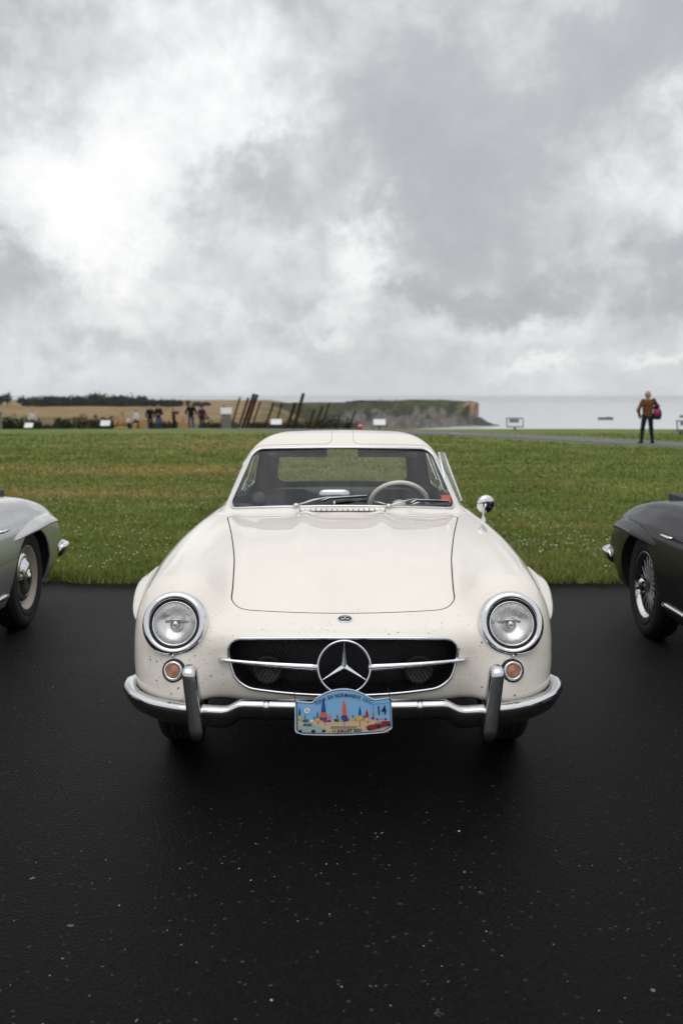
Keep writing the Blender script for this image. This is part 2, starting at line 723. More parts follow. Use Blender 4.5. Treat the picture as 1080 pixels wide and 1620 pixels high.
def clip(V, T, fv):
    """cut triangles along fv = 0: returns V, inside tris, outside tris, ordered cut loops"""
    fv = np.where(np.abs(fv) < 1e-7, 1e-7, fv)
    s = fv[T] < 0
    c = s.sum(1)
    Tin = [T[c == 3]]
    Tout = [T[c == 0]]
    cross = T[(c > 0) & (c < 3)]
    newv = []
    ed = {}
    n0 = len(V)
    tin = []
    tout = []
    segs = []

    def cut(a, b):
        k = (a, b) if a < b else (b, a)
        if k not in ed:
            t = fv[a] / (fv[a] - fv[b])
            ed[k] = n0 + len(newv)
            newv.append(V[a] + (V[b] - V[a]) * t)
        return ed[k]

    for t in cross.tolist():
        sg = [fv[i] < 0 for i in t]
        lone = 0
        for k in range(3):
            if sg[k] != sg[(k + 1) % 3] and sg[k] != sg[(k + 2) % 3]:
                lone = k
        a, b, d = t[lone], t[(lone + 1) % 3], t[(lone + 2) % 3]
        p = cut(a, b)
        q = cut(a, d)
        one = [(a, p, q)]
        two = [(p, b, d), (p, d, q)]
        if fv[a] < 0:
            tin += one
            tout += two
        else:
            tin += two
            tout += one
        segs.append((p, q))
    if newv:
        V = np.concatenate([V, np.array(newv)])
    Tin.append(np.array(tin, int).reshape(-1, 3))
    Tout.append(np.array(tout, int).reshape(-1, 3))
    adj = {}
    for p, q in segs:
        adj.setdefault(p, []).append(q)
        adj.setdefault(q, []).append(p)
    loops = []
    seen = set()
    for st in adj:
        if st in seen:
            continue
        lp = [st]
        seen.add(st)
        cur = st
        while True:
            nx = [k for k in adj[cur] if k not in seen]
            if not nx:
                break
            cur = nx[0]
            seen.add(cur)
            lp.append(cur)
        loops.append(lp)
    return V, np.concatenate(Tin), np.concatenate(Tout), loops


def compact(V, T):
    u, inv = np.unique(T.ravel(), return_inverse=True)
    return V[u], inv.reshape(-1, 3)


def resample(P, n, closed=True):
    P = np.asarray(P, float)
    if closed:
        P = np.concatenate([P, P[:1]])
    d = np.concatenate([[0], np.cumsum(np.linalg.norm(np.diff(P, axis=0), axis=1))])
    t = np.linspace(0, d[-1], n + 1 if closed else n)
    if closed:
        t = t[:-1]
    return np.stack([np.interp(t, d, P[:, k]) for k in range(3)], 1)


def smin(a, b, k):
    h = np.maximum(k - np.abs(a - b), 0) / k
    return np.minimum(a, b) - h * h * k * 0.25


def smax(a, b, k):
    return -smin(-a, -b, k)


def rmax(ds, r, p=2.3):
    q = [np.maximum(d + r, 0) for d in ds]
    s = sum(k ** p for k in q) ** (1 / p)
    m = ds[0]
    for d in ds[1:]:
        m = np.maximum(m, d)
    return s - r + np.minimum(m + r, 0)


def table(pts, soft=0.12):
    """smooth curve through (s, value) pairs"""
    xs = np.linspace(-0.6, 5.2, 1161)
    x = np.array([p[0] for p in pts])
    y = np.array([p[1] for p in pts])
    v = np.interp(xs, x, y)
    sl = (y[1] - y[0]) / (x[1] - x[0])
    v = np.where(xs < x[0], y[0] + sl * (xs - x[0]), v)
    sl = (y[-1] - y[-2]) / (x[-1] - x[-2])
    v = np.where(xs > x[-1], y[-1] + sl * (xs - x[-1]), v)
    n = int(soft / 0.005)
    k = np.exp(-0.5 * (np.arange(-2 * n, 2 * n + 1) / n) ** 2)
    k /= k.sum()
    vp = np.concatenate([v[0] + (v[1] - v[0]) * np.arange(-2 * n, 0), v, v[-1] + (v[-1] - v[-2]) * np.arange(1, 2 * n + 1)])
    v = np.convolve(vp, k, 'valid')
    return lambda s: np.interp(s, xs, v)


# ------------------------------------------------------------------ the car body
AX_F, AX_R, WHEEL_R = 0.78, 3.18, 0.335
t_top = table([(-0.2, 0.600), (0.0, 0.640), (0.2, 0.692), (0.4, 0.742), (0.7, 0.812), (1.0, 0.864), (1.3, 0.900), (1.6, 0.924), (2.0, 0.93),
               (3.0, 0.915), (3.4, 0.880), (3.8, 0.805), (4.1, 0.72), (4.4, 0.58)], 0.09)
t_w = table([(0.0, 0.775), (0.15, 0.810), (0.3, 0.838), (0.5, 0.858), (0.8, 0.872), (1.2, 0.874), (1.8, 0.862), (2.4, 0.860), (3.0, 0.872),
             (3.3, 0.872), (3.7, 0.850), (4.1, 0.795), (4.5, 0.705)], 0.09)
t_ftop = table([(0.0, 0.735), (0.2, 0.787), (0.4, 0.822), (0.8, 0.858), (1.2, 0.876), (1.6, 0.874), (2.0, 0.860), (2.5, 0.838), (3.0, 0.840),
                (3.3, 0.830), (3.7, 0.770), (4.0, 0.69), (4.3, 0.58)], 0.10)
t_fin = table([(0.0, 0.475), (0.3, 0.480), (0.8, 0.490), (1.3, 0.50), (2.0, 0.44), (3.0, 0.45), (4.3, 0.40)], 0.12)
t_gw = table([(1.5, 0.652), (1.9, 0.645), (2.4, 0.615), (2.9, 0.575), (3.3, 0.52), (3.7, 0.45)], 0.12)


def f_lower(x, s, z):
    ax = np.abs(x)
    low = np.maximum(0.50 - z, 0)
    # hull between the wings
    bul = 0.015 * np.exp(-((ax - 0.20) / 0.055) ** 2) * np.clip((s - 0.55) / 0.8, 0, 1)
    d_top = (z - (t_top(s) - 0.105 * ax ** 2 + bul)) * 0.975
    sn = 0.30 * ax ** 2 + 0.35 * ax ** 4 + 1.5 * low ** 2
    d_nose = (sn - s) * 0.96
    st = 4.40 - 0.28 * ax ** 2 - 0.35 * ax ** 4 - 1.2 * low ** 2
    d_tail = (s - st) * 0.96
    W = t_w(s) - 0.9 * low ** 2 - 0.29 * np.maximum(z - 0.55, 0) ** 1.5
    d_side = ax - (W - 0.05)
    core = rmax([d_top, d_nose, d_side], 0.075)
    core = rmax([core, d_tail], 0.12)
    # wings
    d_o = ax - W
    d_i = t_fin(s) - ax - 0.10 * np.maximum(z - 0.6, 0)
    d_t = (z - t_ftop(s)) * 0.98
    fn = 0.095 + 0.36 * (z - 0.63) + 0.30 * np.maximum(ax - 0.60, 0) + 0.9 * low ** 2
    d_n = (fn - s) * 0.94
    fe = 4.28 - 0.35 * np.maximum(z - 0.45, 0) - 0.9 * low ** 2
    d_e = (s - fe) * 0.94
    wing = rmax([d_o, d_t, d_i, d_n, d_e], 0.18, 2.2)
    f = smin(core, wing, 0.08)
    # floor and wheel wells
    fl = np.clip((0.75 - s) / 0.6, 0, 1)
    f = rmax([f, 0.20 + 0.17 * fl * fl * (3 - 2 * fl) - z], 0.03)
    return f


def f_well(x, s, z):
    ax = np.abs(x)
    w = None
    for a in (AX_F, AX_R):
        c = np.maximum(np.sqrt(((s - a) / 1.12) ** 2 + ((z - 0.32) / 0.90) ** 2) - 0.365, 0.53 - ax)
        w = c if w is None else np.minimum(w, c)
    return w


def f_cabin(x, s, z):
    ax = np.abs(x)
    d_side = (ax - (t_gw(s) - 0.27 * (z - 0.92) - 0.25 * np.maximum(z - 1.05, 0) ** 2)) * 0.97
    d_top = z - (1.316 - 0.075 * ax ** 2 - 0.050 * (s - 2.45) ** 2 - 0.06 * np.maximum(s - 2.7, 0) ** 2)
    body = rmax([d_side, d_top], 0.135, 2.2)
    sb = 1.585 + 0.48 * ax ** 2
    d_ws = -(s - sb) * 0.515 + (z - 0.930) * 0.857
    rb = 3.52 - 0.45 * ax ** 2
    d_rw = (s - rb) * 0.60 + (z - 0.90) * 0.80
    f = rmax([body, d_ws], 0.035, 2.0)
    f = rmax([f, d_rw], 0.10, 2.0)
    return np.maximum(f, 0.7 - z)


def f_body_nowell(x, s, z):
    return smin(f_lower(x, s, z), f_cabin(x, s, z), 0.035)


def f_body(x, s, z):
    return smax(f_body_nowell(x, s, z), -f_well(x, s, z), 0.008)


def rbox(p, q, a0, a1, b0, b1, r):
    """2-D rounded box distance"""
    return rmax([a0 - p, p - a1, b0 - q, q - b1], r, 2.0)


def poly_sdf(P, Q, poly, r=0.0):
    """signed distance to a convex polygon given counter-clockwise, corners rounded by r"""
    ds = []
    n = len(poly)
    for i in range(n):
        (x0, y0), (x1, y1) = poly[i], poly[(i + 1) % n]
        ex, ey = x1 - x0, y1 - y0
        ln = math.hypot(ex, ey)
        ds.append(((P - x0) * ey - (Q - y0) * ex) / ln)
    return rmax(ds, r, 2.0) if r > 0 else np.max(ds, axis=0)


# ------------------------------------------------------------------ car: shell and panels
CAR_Y = 3.60


def hit(px, py, f=None, s0=-0.4, s1=4.0):
    """where a line of sight of the photograph meets the white car's surface (car coordinates)"""
    f = f or f_body_nowell
    S = np.linspace(s0, s1, 4401)
    a = un(px, py, 1.0)
    X = a.x * (S + CAR_Y)
    Z = CAM_H + (a.z - CAM_H) * (S + CAR_Y)
    v = f(X, S, Z)
    k = np.argmax(v < 0)
    return Vector((X[k], S[k], Z[k]))


def normal_at(p):
    n = unit_grad(f_body_nowell, np.array([[p[0], p[1], p[2]]]))[0]
    return Vector(n)


def fw_windshield(x, s, z):
    ax = np.abs(x)
    return rmax([0.947 - 0.075 * ax ** 2 - z, z - (1.232 - 0.055 * ax ** 2), ax - (0.614 - 0.36 * (z - 0.93)), (s - 2.6) * 0.3], 0.045, 2.0)


def fw_rear(x, s, z):
    ax = np.abs(x)
    d = rmax([0.918 - z, z - (1.190 - 0.03 * ax ** 2), ax - (0.462 - 0.16 * (z - 0.93))], 0.07, 2.0)
    return np.maximum(d, (2.9 - s) * 0.3)


def fw_side(x, s, z):
    ax = np.abs(x)
    d = poly_sdf(s, z, [(2.02, 0.955), (2.86, 0.955), (2.72, 1.165), (2.32, 1.165)], 0.05)
    return np.maximum(d, (0.35 - ax))


def f_grille(x, z):
    ax = np.abs(x)
    return rmax([z - (0.630 - 0.085 * ax ** 2), (0.414 + 0.13 * ax ** 2) - z, (ax - 0.440 - 0.5 * (z - 0.535)) * 0.89,
                 (ax - 0.442 + 0.12 * (z - 0.535))], 0.045, 2.0)


t_hx = table([(0.2, 0.445), (0.4, 0.450), (0.75, 0.478), (1.1, 0.528), (1.5, 0.592), (1.7, 0.62)], 0.06)


def f_hood(x, s, z):
    ax = np.abs(x)
    d = rmax([ax - t_hx(s), (0.185 + 0.42 * ax ** 2) - s, s - (1.475 + 0.38 * ax ** 2)], 0.085, 2.0)
    return np.maximum(d, 0.55 - z)


def f_door(x, s, z):
    ax = np.abs(x)
    return rmax([1.88 - s, 0.020 - fw_windshield(x, s, z), s - 2.90, 0.52 - z, 0.062 - ax], 0.03, 2.0)


def shell_obj(name, V, T, mat, parent, f=f_body):
    V2, T2 = compact(V, T)
    return mesh_obj(name, V2, T2, mat, parent, True, unit_grad(f, V2))


def loop_tube(V, lp, r, n=200, off=0.0, nseg=6):
    P = resample(V[lp], n)
    if off:
        P = P + unit_grad(f_body_nowell, P) * off
    mb = MB()
    mb.tube(P, r, nseg, closed=True)
    return mb


def panel(V, T, fv, gap):
    """cut a panel out along fv = 0, leaving a shut line of the given half width"""
    V, Tin, Trest, lin = clip(V, T, fv(V[:, 0], V[:, 1], V[:, 2]) + gap)
    V, Tstrip, Tout, lout = clip(V, Trest, fv(V[:, 0], V[:, 1], V[:, 2]) - gap)
    return V, Tin, Tstrip, Tout


def sunk(name, V, T, depth, mat, parent):
    V2, T2 = compact(V, T)
    n = unit_grad(f_body_nowell, V2)
    return mesh_obj(name, V2 - n * depth, T2, mat, parent, True, n)


def build_car():
    root = empty('classic_car', (0.006, CAR_Y, 0))
    P = M['cream']
    V, Q = surface_nets(f_body, (0, -0.1, 0.1), (0.95, 4.6, 1.36), 0.0115)
    T = tris(Q)
    # windows
    g = lambda fn, c=0.0: fn(V[:, 0], V[:, 1], V[:, 2]) + c
    trims = []
    for name, fn, r_in in (('windshield', fw_windshield, 0.007), ('rear_window', fw_rear, 0.008), ('side_window', fw_side, 0.007)):
        _, _, _, l_in = clip(V, T, g(fn, 0.010))
        Vi = _
        _, _, _, l_out = clip(V, T, g(fn, -0.0115))
        Vo = _
        V, Tin, T, lps = clip(V, T, g(fn))
        if name == 'side_window':
            cen = V[Tin].mean(1)[:, 0]
            sides = [Tin[cen > 0], Tin[cen < 0]]
        else:
            sides = [Tin]
        for tt in sides:
            pane = sunk(name, V, tt, 0.004, M['glass'], root)
            sx = np.sign(V[tt].mean((0, 1))[0])
            for lp in lps:
                if len(lp) < 20:
                    continue
                if name == 'side_window' and np.sign(V[lp].mean(0)[0]) != sx:
                    continue
                loop_tube(V, lp, 0.0075, 220, 0.006 if name == 'side_window' else 0.002).build('window_trim', M['rubber' if name == 'rear_window' else 'chrome'], pane)
            for lp in l_in:
                if len(lp) < 20 or (name == 'side_window' and np.sign(Vi[lp].mean(0)[0]) != sx):
                    continue
                loop_tube(Vi, lp, r_in, 200, -0.001).build('window_seal', M['rubber'], pane)
            if name == 'windshield':
                for lp in l_out:
                    if len(lp) > 20:
                        loop_tube(Vo, lp, 0.0026, 220, 0.0).build('window_seal', M['rubber'], pane)
    # grille mouth, headlamp holes
    fg = np.where(V[:, 1] < 0.4, f_grille(V[:, 0], V[:, 2]), 1.0)
    V, _, T, gl = clip(V, T, fg)
    grille_loop = max(gl, key=len)
    grille_pts = resample(V[grille_loop], 160)
    for sx in (-1, 1):
        pass
    hl = Vector((0.640, 0.0, 0.658))
    S = np.linspace(-0.1, 0.6, 1401)
    hl.y = S[np.argmax(f_body_nowell(np.full_like(S, hl.x), S, np.full_like(S, hl.z)) < 0)]
    hn = Vector((0.03, -0.945, 0.32)).normalized()
    for sx in (-1, 1):
        c = np.array([hl.x * sx, hl.y, hl.z])
        n = np.array([hn.x * sx, hn.y, hn.z])
        d = V - c
        al = d @ n
        rad = np.sqrt(np.maximum((d * d).sum(1) - al ** 2, 0)) - 0.108
        V, _, T, _ = clip(V, T, np.where((np.abs(al) < 0.15), rad, 1.0))
    # bonnet and doors
    V, th, ts, T = panel(V, T, f_hood, 0.0026)
    hood = shell_obj('hood', V, th, P, root)
    sunk('shut_line', V, ts, 0.012, M['rubber'], hood)
    V, td, tds, T = panel(V, T, f_door, 0.0008)
    cen = V[td].mean(1)[:, 0]
    cens = V[tds].mean(1)[:, 0]
    for sx in (-1, 1):
        d = shell_obj('door', V, td[cen * sx > 0], P, root)
        sunk('shut_line', V, tds[cens * sx > 0], 0.004, M['rubber'], d)
        pz = 0.72
        px_ = sx * 0.868
        mb = MB()
        mb.tube([(px_ + 0.0 * sx, 2.52, pz), (px_ + 0.016 * sx, 2.54, pz), (px_ + 0.018 * sx, 2.66, pz), (px_, 2.69, pz)], [0.008, 0.010, 0.010, 0.008], 8)
        mb.build('door_handle', M['chrome'], d)
    # the body left over; wheel wells and floor are dark
    V2, T2 = compact(V, T)
    nrm = unit_grad(f_body, V2)
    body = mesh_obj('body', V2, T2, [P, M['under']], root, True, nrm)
    cen = V2[T2].mean(1)
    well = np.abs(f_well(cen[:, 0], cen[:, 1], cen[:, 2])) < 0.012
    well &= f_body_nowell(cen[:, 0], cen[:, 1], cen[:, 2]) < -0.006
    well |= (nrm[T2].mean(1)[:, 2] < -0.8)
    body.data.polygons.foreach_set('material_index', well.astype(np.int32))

    # lining of the cabin
    f_in = lambda x, s, z: rmax([f_body_nowell(x, s, z) + 0.016, 0.36 - z, 1.70 - s + 0.3 * np.abs(x) ** 2 * 0, s - 3.48], 0.02)
    f_in0 = f_in
    f_in = lambda x, s, z: np.maximum(f_in0(x, s, z), 0.04 - f_well(x, s, z))
    Vc, Qc = surface_nets(f_in, (0, 1.6, 0.25), (0.95, 3.6, 1.36), 0.022)
    Tc = tris(Qc)
    for fn in (fw_windshield, fw_rear, fw_side):
        Vc, _, Tc, _ = clip(Vc, Tc, fn(Vc[:, 0], Vc[:, 1], Vc[:, 2]) - 0.002)
    # no lining across the footwell under the screen
    Vc, Tc = compact(Vc, Tc)
    mesh_obj('cabin_lining', Vc, Tc[:, ::-1], M['trim'], root)

    # ---- grille
    gr = empty('grille')
    gr.parent = root
    mb = MB()
    mb.tube(grille_pts + np.array([0, -0.002, 0]), 0.0062, 8, closed=True)
    mb.build('grille_surround', M['chrome'], gr)
    mb = MB()
    back = grille_pts.copy()
    back[:, 1] += 0.16
    back[:, 0] *= 0.95
    mb.loft([list(grille_pts[i] for i in range(160)), list(back)], cap=False)
    mb.build('grille_duct', M['black'], gr)
    mb = MB()
    mb.add([tuple(p) for p in back] + [(0, 0.16, 0.53)], [(i, (i + 1) % 160, 160) for i in range(160)])
    mb.build('radiator', M['black'], gr)
    mb = MB()
    for sg in (-1, 1):
        for k in range(-48, 49):
            c = k * 0.0155
            pts = []
            for t in np.linspace(-0.14, 0.14, 57):
                X = c + t * 0.62 * sg
                Z = 0.518 + t
                if f_grille(np.array(X), np.array(Z)) < -0.002:
                    pts.append((X, 0.30 * X * X + 0.35 * X ** 4 + 0.040 + 0.0015 * sg, Z))
            if len(pts) > 2:
                mb.tube([pts[0], pts[len(pts) // 2], pts[-1]], 0.0013, 4)
    wm = mb.build('wire_mesh', M['mesh'], gr)
    wm['kind'] = 'stuff'
    for sx in (-1, 1):
        mb = MB()
        mat = facing((sx * 0.29, 0.125, 0.480), (0, -1, 0))
        mb.lathe([(0.056, -0.02), (0.058, 0.0), (0.052, 0.006), (0.046, 0.004), (0.02, -0.012), (0.0, -0.02)], 28, mat)
        mb.build('fog_lamp', M['fog'], gr)
    # bar, tapering outwards
    for sx in (-1, 1):
        rings = []
        for t in np.linspace(0, 1, 14):
            X = sx * (0.094 + t * 0.376)
            Z = 0.527 + 0.010 * t
            hh = 0.0150 * (1 - t) + 0.0075 * t
            yy = -0.012 + t * (0.30 * 0.47 ** 2 + 0.35 * 0.47 ** 4 - 0.002)
            yy += -0.012 * math.sin(t * math.pi)
            rings.append([Vector((X, yy + 0.014 * math.sin(q), Z + hh * math.cos(q))) for q in np.linspace(0, 2 * math.pi, 12, endpoint=False)])
        mb = MB()
        mb.loft(rings)
        mb.build('grille_bar', M['chrome'], gr)
    star = empty('star_emblem')
    star.parent = gr
    sm = facing((0.004, -0.020, 0.530), (0, -0.985, 0.17))
    mb = MB()
    ringpts = [sm @ Vector((0.097 * math.cos(q), 0.097 * math.sin(q), 0)) for q in np.linspace(0, 2 * math.pi, 72, endpoint=False)]
    mb.tube(ringpts, 0.0042, 10, closed=True)
    mb.build('emblem_ring', M['chrome'], star)
    mb = MB()
    for k in range(3):
        a = math.pi / 2 + k * 2 * math.pi / 3
        u = Vector((math.cos(a), math.sin(a), 0))
        w = Vector((-math.sin(a), math.cos(a), 0))
        a1 = u * 0.020 * 0.5
        b = [u * 0.096, (u * math.cos(math.pi / 3) + w * math.sin(math.pi / 3)) * 0.0135, Vector((0, 0, 0)),
             (u * math.cos(math.pi / 3) - w * math.sin(math.pi / 3)) * 0.0135]
        top = Vector((0, 0, 0.012))
        v = [sm @ q for q in (b[0], b[1], b[3], Vector((0, 0, 0.013)), u * 0.096 + Vector((0, 0, -0.004)), b[1] - top, b[3] - top, Vector((0, 0, -0.01)))]
        mb.add(v, [(0, 1, 3), (0, 3, 2), (4, 7, 5), (4, 6, 7), (0, 4, 5, 1), (0, 2, 6, 4)])
    mb.build('emblem_star', M['chrome'], star, smooth=False)

    # ---- headlamps
    LS = Matrix.Diagonal((0.905, 0.905, 0.95, 1.0))
    for sx in (-1, 1):
        h = empty('headlight')
        h.parent = root
        m = facing((hl.x * sx, hl.y, hl.z), (hn.x * sx, hn.y, hn.z))
        mb = MB()
        mb.lathe([(0.126, -0.035), (0.1265, -0.008), (0.1255, 0.006), (0.122, 0.017), (0.116, 0.026), (0.110, 0.030), (0.103, 0.0305), (0.0975, 0.028), (0.0945, 0.022), (0.0935, 0.006)], 72, m)
        ring = mb.build('lamp_ring', M['chrome'], h)
        mb = MB()
        mb.lathe([(0.0950, 0.014), (0.0920, 0.020), (0.0880, 0.020), (0.0845, 0.013), (0.0845, -0.02)], 64, m)
        mb.build('lamp_seal', M['rubber'], ring)
        mb = MB()
        mb.tube([m @ Vector((0.0825 * math.cos(q), 0.0825 * math.sin(q), 0.017)) for q in np.linspace(0, 2 * math.pi, 64, endpoint=False)], 0.0034, 8, closed=True)
        mb.build('lens_ring', M['chrome'], ring)
        m_ring = m
        m = m @ LS
        mb = MB()
        mb.lathe([(0.0895, 0.013), (0.084, 0.0055), (0.075, -0.004), (0.064, -0.0125), (0.050, -0.020), (0.035, -0.0255), (0.018, -0.029), (0.001, -0.030)], 56, m)
        mb.build('reflector', M['reflector'], h)
        mb = MB()
        mb.lathe([(0.001, 0.006), (0.010, 0.005), (0.014, 0.0), (0.014, -0.015), (0.010, -0.03)], 20, m)
        mb.build('bulb_shield', M['chrome_worn'], h)
        mb = MB()
        mb.lathe([(0.019, -0.026), (0.021, -0.012), (0.024, -0.010), (0.026, -0.014), (0.026, -0.026)], 32, m)
        mb.tube([m @ Vector((-0.038, 0.012, -0.016)), m @ Vector((-0.018, 0.018, -0.004)), m @ Vector((0.018, 0.018, -0.004)), m @ Vector((0.038, 0.012, -0.016))], 0.006, 8)
        mb.build('bulb_holder', M['chrome_worn'], h)
        # fluted glass: vertical ribs on a shallow dome
        n = 96
        vv = []
        ff = []
        for i in range(n + 1):
            for j in range(25):
                q = 2 * math.pi * i / n
                r = 0.0885 * j / 24
                X, Y = r * math.cos(q), r * math.sin(q)
                zz = 0.017 + 0.016 * (1 - (r / 0.0885) ** 2)
                vv.append(m @ Vector((X, Y, zz)))
        for i in range(n):
            for j in range(24):
                ff.append((i * 25 + j, i * 25 + j + 1, (i + 1) * 25 + j + 1, (i + 1) * 25 + j))
        mb = MB()
        mb.add(vv, ff)
        mb.build('lens', M['lens'], h)
        # moulded flutes on the inside of the glass
        mb = MB()
        for k in range(-15, 16):
            X = k * 0.0055
            top = math.sqrt(max(0.0855 ** 2 - X * X, 0))
            for (a, b) in ((-top, -0.030 if abs(X) < 0.03 else -0.001), (0.028 if abs(X) < 0.045 else 0.001, top)):
                if b - a < 0.006:
                    continue
                pts = []
                for t in np.linspace(a, b, 7):
                    r2 = X * X + t * t
                    pts.append(m @ Vector((X, t, 0.0150 + 0.016 * (1 - r2 / 0.0885 ** 2))))
                mb.tube(pts, 0.0011, 5)
        fl = mb.build('lens_flutes', M['lens_rib'], h)
        fl['kind'] = 'stuff'
        m = m_ring
        mb = MB()
        mb.lathe([(0.0, 0.006), (0.004, 0.006), (0.005, 0.0)], 10, m @ Matrix.Translation((0, -0.124, 0.022)))
        mb.build('ring_screw', M['chrome_worn'], ring)
        # indicator
        tp = hit(540 + sx * 267, 1061)
        tn = normal_at(tp)
        tn = (tn * 0.6 + Vector((0, -1, 0.05)) * 0.6).normalized()
        t = empty('turn_signal')
        t.parent = root
        m = facing(tp, tn)
        mb = MB()
        mb.lathe([(0.045, -0.03), (0.045, 0.004), (0.041, 0.009), (0.036, 0.010)], 40, m)
        mb.build('gasket', M['rubber'], t)
        mb = MB()
        mb.lathe([(0.0375, 0.006), (0.0365, 0.014), (0.033, 0.018), (0.028, 0.017), (0.0245, 0.010), (0.0245, 0.004)], 40, m)
        mb.build('signal_ring', M['chrome'], t)
        mb = MB()
        prof = [(0.0248, 0.004)]
        for k in range(6):
            r = 0.0240 - k * 0.0042
            prof += [(r, 0.011 + 0.0016 * k + 0.0045), (r - 0.0016, 0.011 + 0.0016 * k + 0.0045), (r - 0.0026, 0.0115 + 0.0016 * k)]
        prof.append((0.0, 0.024))
        mb.lathe([p for p in prof if p[0] >= 0], 36, m)
        mb.build('signal_lens', M['amber'], t)

    # ---- front bumper
    bp = empty('bumper')
    bp.parent = root

    def bumper_ring(c, tan, hh, dd, n=20):
        """C-shaped bright section, bulging away from the car"""
        tan = Vector(tan).normalized()
        outw = Vector((tan.y, -tan.x, 0)).normalized()
        pts = []
        for q in np.linspace(0, 2 * math.pi, n, endpoint=False):
            cz, cy = math.sin(q), math.cos(q)
            zz = hh * math.copysign(abs(cz) ** 0.75, cz)
            oo = dd * (math.copysign(abs(cy) ** 0.8, cy) if cy > 0 else cy * 0.35)
            pts.append(Vector(c) + outw * (oo + (0.50 * zz if cy > 0 else 0.2 * zz)) + Vector((0, 0, zz)))
        return pts

    path = [(-0.806, 0.45), (-0.820, 0.41), (-0.828, 0.34), (-0.818, 0.22), (-0.775, 0.115), (-0.700, 0.030), (-0.600, -0.028), (-0.500, -0.058), (-0.43, -0.070),
            (-0.385, -0.072), (-0.32, -0.080), (-0.20, -0.088), (0, -0.092)]
    path = path + [(-x, y) for (x, y) in path[-2::-1]]
    pp = resample([(x, y, 0) for x, y in path], 121, closed=False)
    for it in range(2):
        q = pp.copy()
        q[1:-1] = 0.25 * pp[:-2] + 0.5 * pp[1:-1] + 0.25 * pp[2:]
        pp = q
    rings = []
    for i in range(len(pp)):
        c = pp[i]
        t = pp[min(i + 1, len(pp) - 1)] - pp[max(i - 1, 0)]
        a = abs(c[0])
        k = min(max((a - 0.36) / 0.07, 0), 1)
        k = k * k * (3 - 2 * k)
        zc = 0.390 * (1 - k) + 0.358 * k
        hh = 0.041 * (1 - k) + 0.046 * k
        if c[1] > 0.30:
            hh *= 1 - 0.45 * min(1, (c[1] - 0.30) / 0.15)
        rings.append(bumper_ring((c[0], c[1], zc), t, hh, 0.040))
    mb = MB()
    mb.loft(rings)
    mb.build('bumper_blade', M['chrome'], bp)
    for X in (-0.40, -0.27, 0.27, 0.40):
        i = int(np.argmin(np.abs(pp[:, 0] - X)))
        c = pp[i]
        rr = []
        for d in (-0.010, 0.010):
            hh = 0.044 if abs(X) < 0.3 else 0.047
            rr.append(bumper_ring((c[0] + d, c[1] - 0.004, 0.389 if abs(X) < 0.3 else 0.384), (1, 0, 0), hh if abs(X) < 0.3 else hh, 0.046 if abs(X) < 0.3 else 0.041))
        if abs(X) < 0.3:
            mb = MB()
            mb.loft(rr)
            mb.build('bumper_clamp', M['chrome'], bp)
    for sx in (-1, 1):
        rings = []
        for t in np.linspace(0, 1, 18):
            z = 0.288 + 0.272 * t
            w = 0.030 * (1 - 0.10 * t)
            end = math.sqrt(max(0.0, 1 - ((t - 0.93) / 0.07) ** 2)) if t > 0.93 else (0.62 + 0.38 * min(1, t / 0.10))
            end = max(end, 0.45)
            X = sx * (0.522 + 0.032 * t)
            Y = -0.118 + 0.012 * t
            rg = []
            for q in np.linspace(0, 2 * math.pi, 20, endpoint=False):
                cx, cy = math.cos(q), math.sin(q)
                rg.append(Vector((X + w * end * math.copysign(abs(cx) ** 0.55, cx), Y - 0.040 * end * math.copysign(abs(cy) ** 0.7, cy), z)))
            rings.append(rg)
        mb = MB()
        mb.loft(rings)
        mb.build('overrider', M['chrome_worn'], bp)

    # ---- rear bumper
    rb = empty('rear_bumper')
    rb.parent = root
    path = [(-0.765, 4.06), (-0.775, 4.14), (-0.765, 4.23), (-0.715, 4.33), (-0.60, 4.42), (-0.40, 4.475), (0, 4.50)]
    path = path + [(-x, y) for (x, y) in path[-2::-1]]
    pp = resample([(x, y, 0) for x, y in path], 61, closed=False)
    rings = [bumper_ring((pp[i][0], pp[i][1], 0.365), -(pp[min(i + 1, 60)] - pp[max(i - 1, 0)]), 0.05, 0.04) for i in range(61)]
    mb = MB()
    mb.loft(rings)
    mb.build('bumper_blade', M['chrome'], rb)
    for sx in (-1, 1):
        mb = MB()
        mb.tube([(sx * 0.62, 4.40, 0.34), (sx * 0.62, 4.46, 0.44), (sx * 0.62, 4.44, 0.56)], [0.04, 0.045, 0.03], 12)
        mb.build('overrider', M['chrome'], rb)
        mb = MB()
        mb.lathe([(0.05, -0.03), (0.05, 0.01), (0.035, 0.03), (0.0, 0.036)], 24, facing((sx * 0.66, 4.19, 0.60), (sx * 0.35, 0.9, 0.25)))
        mb.build('tail_lamp', M['red_lens'], root)

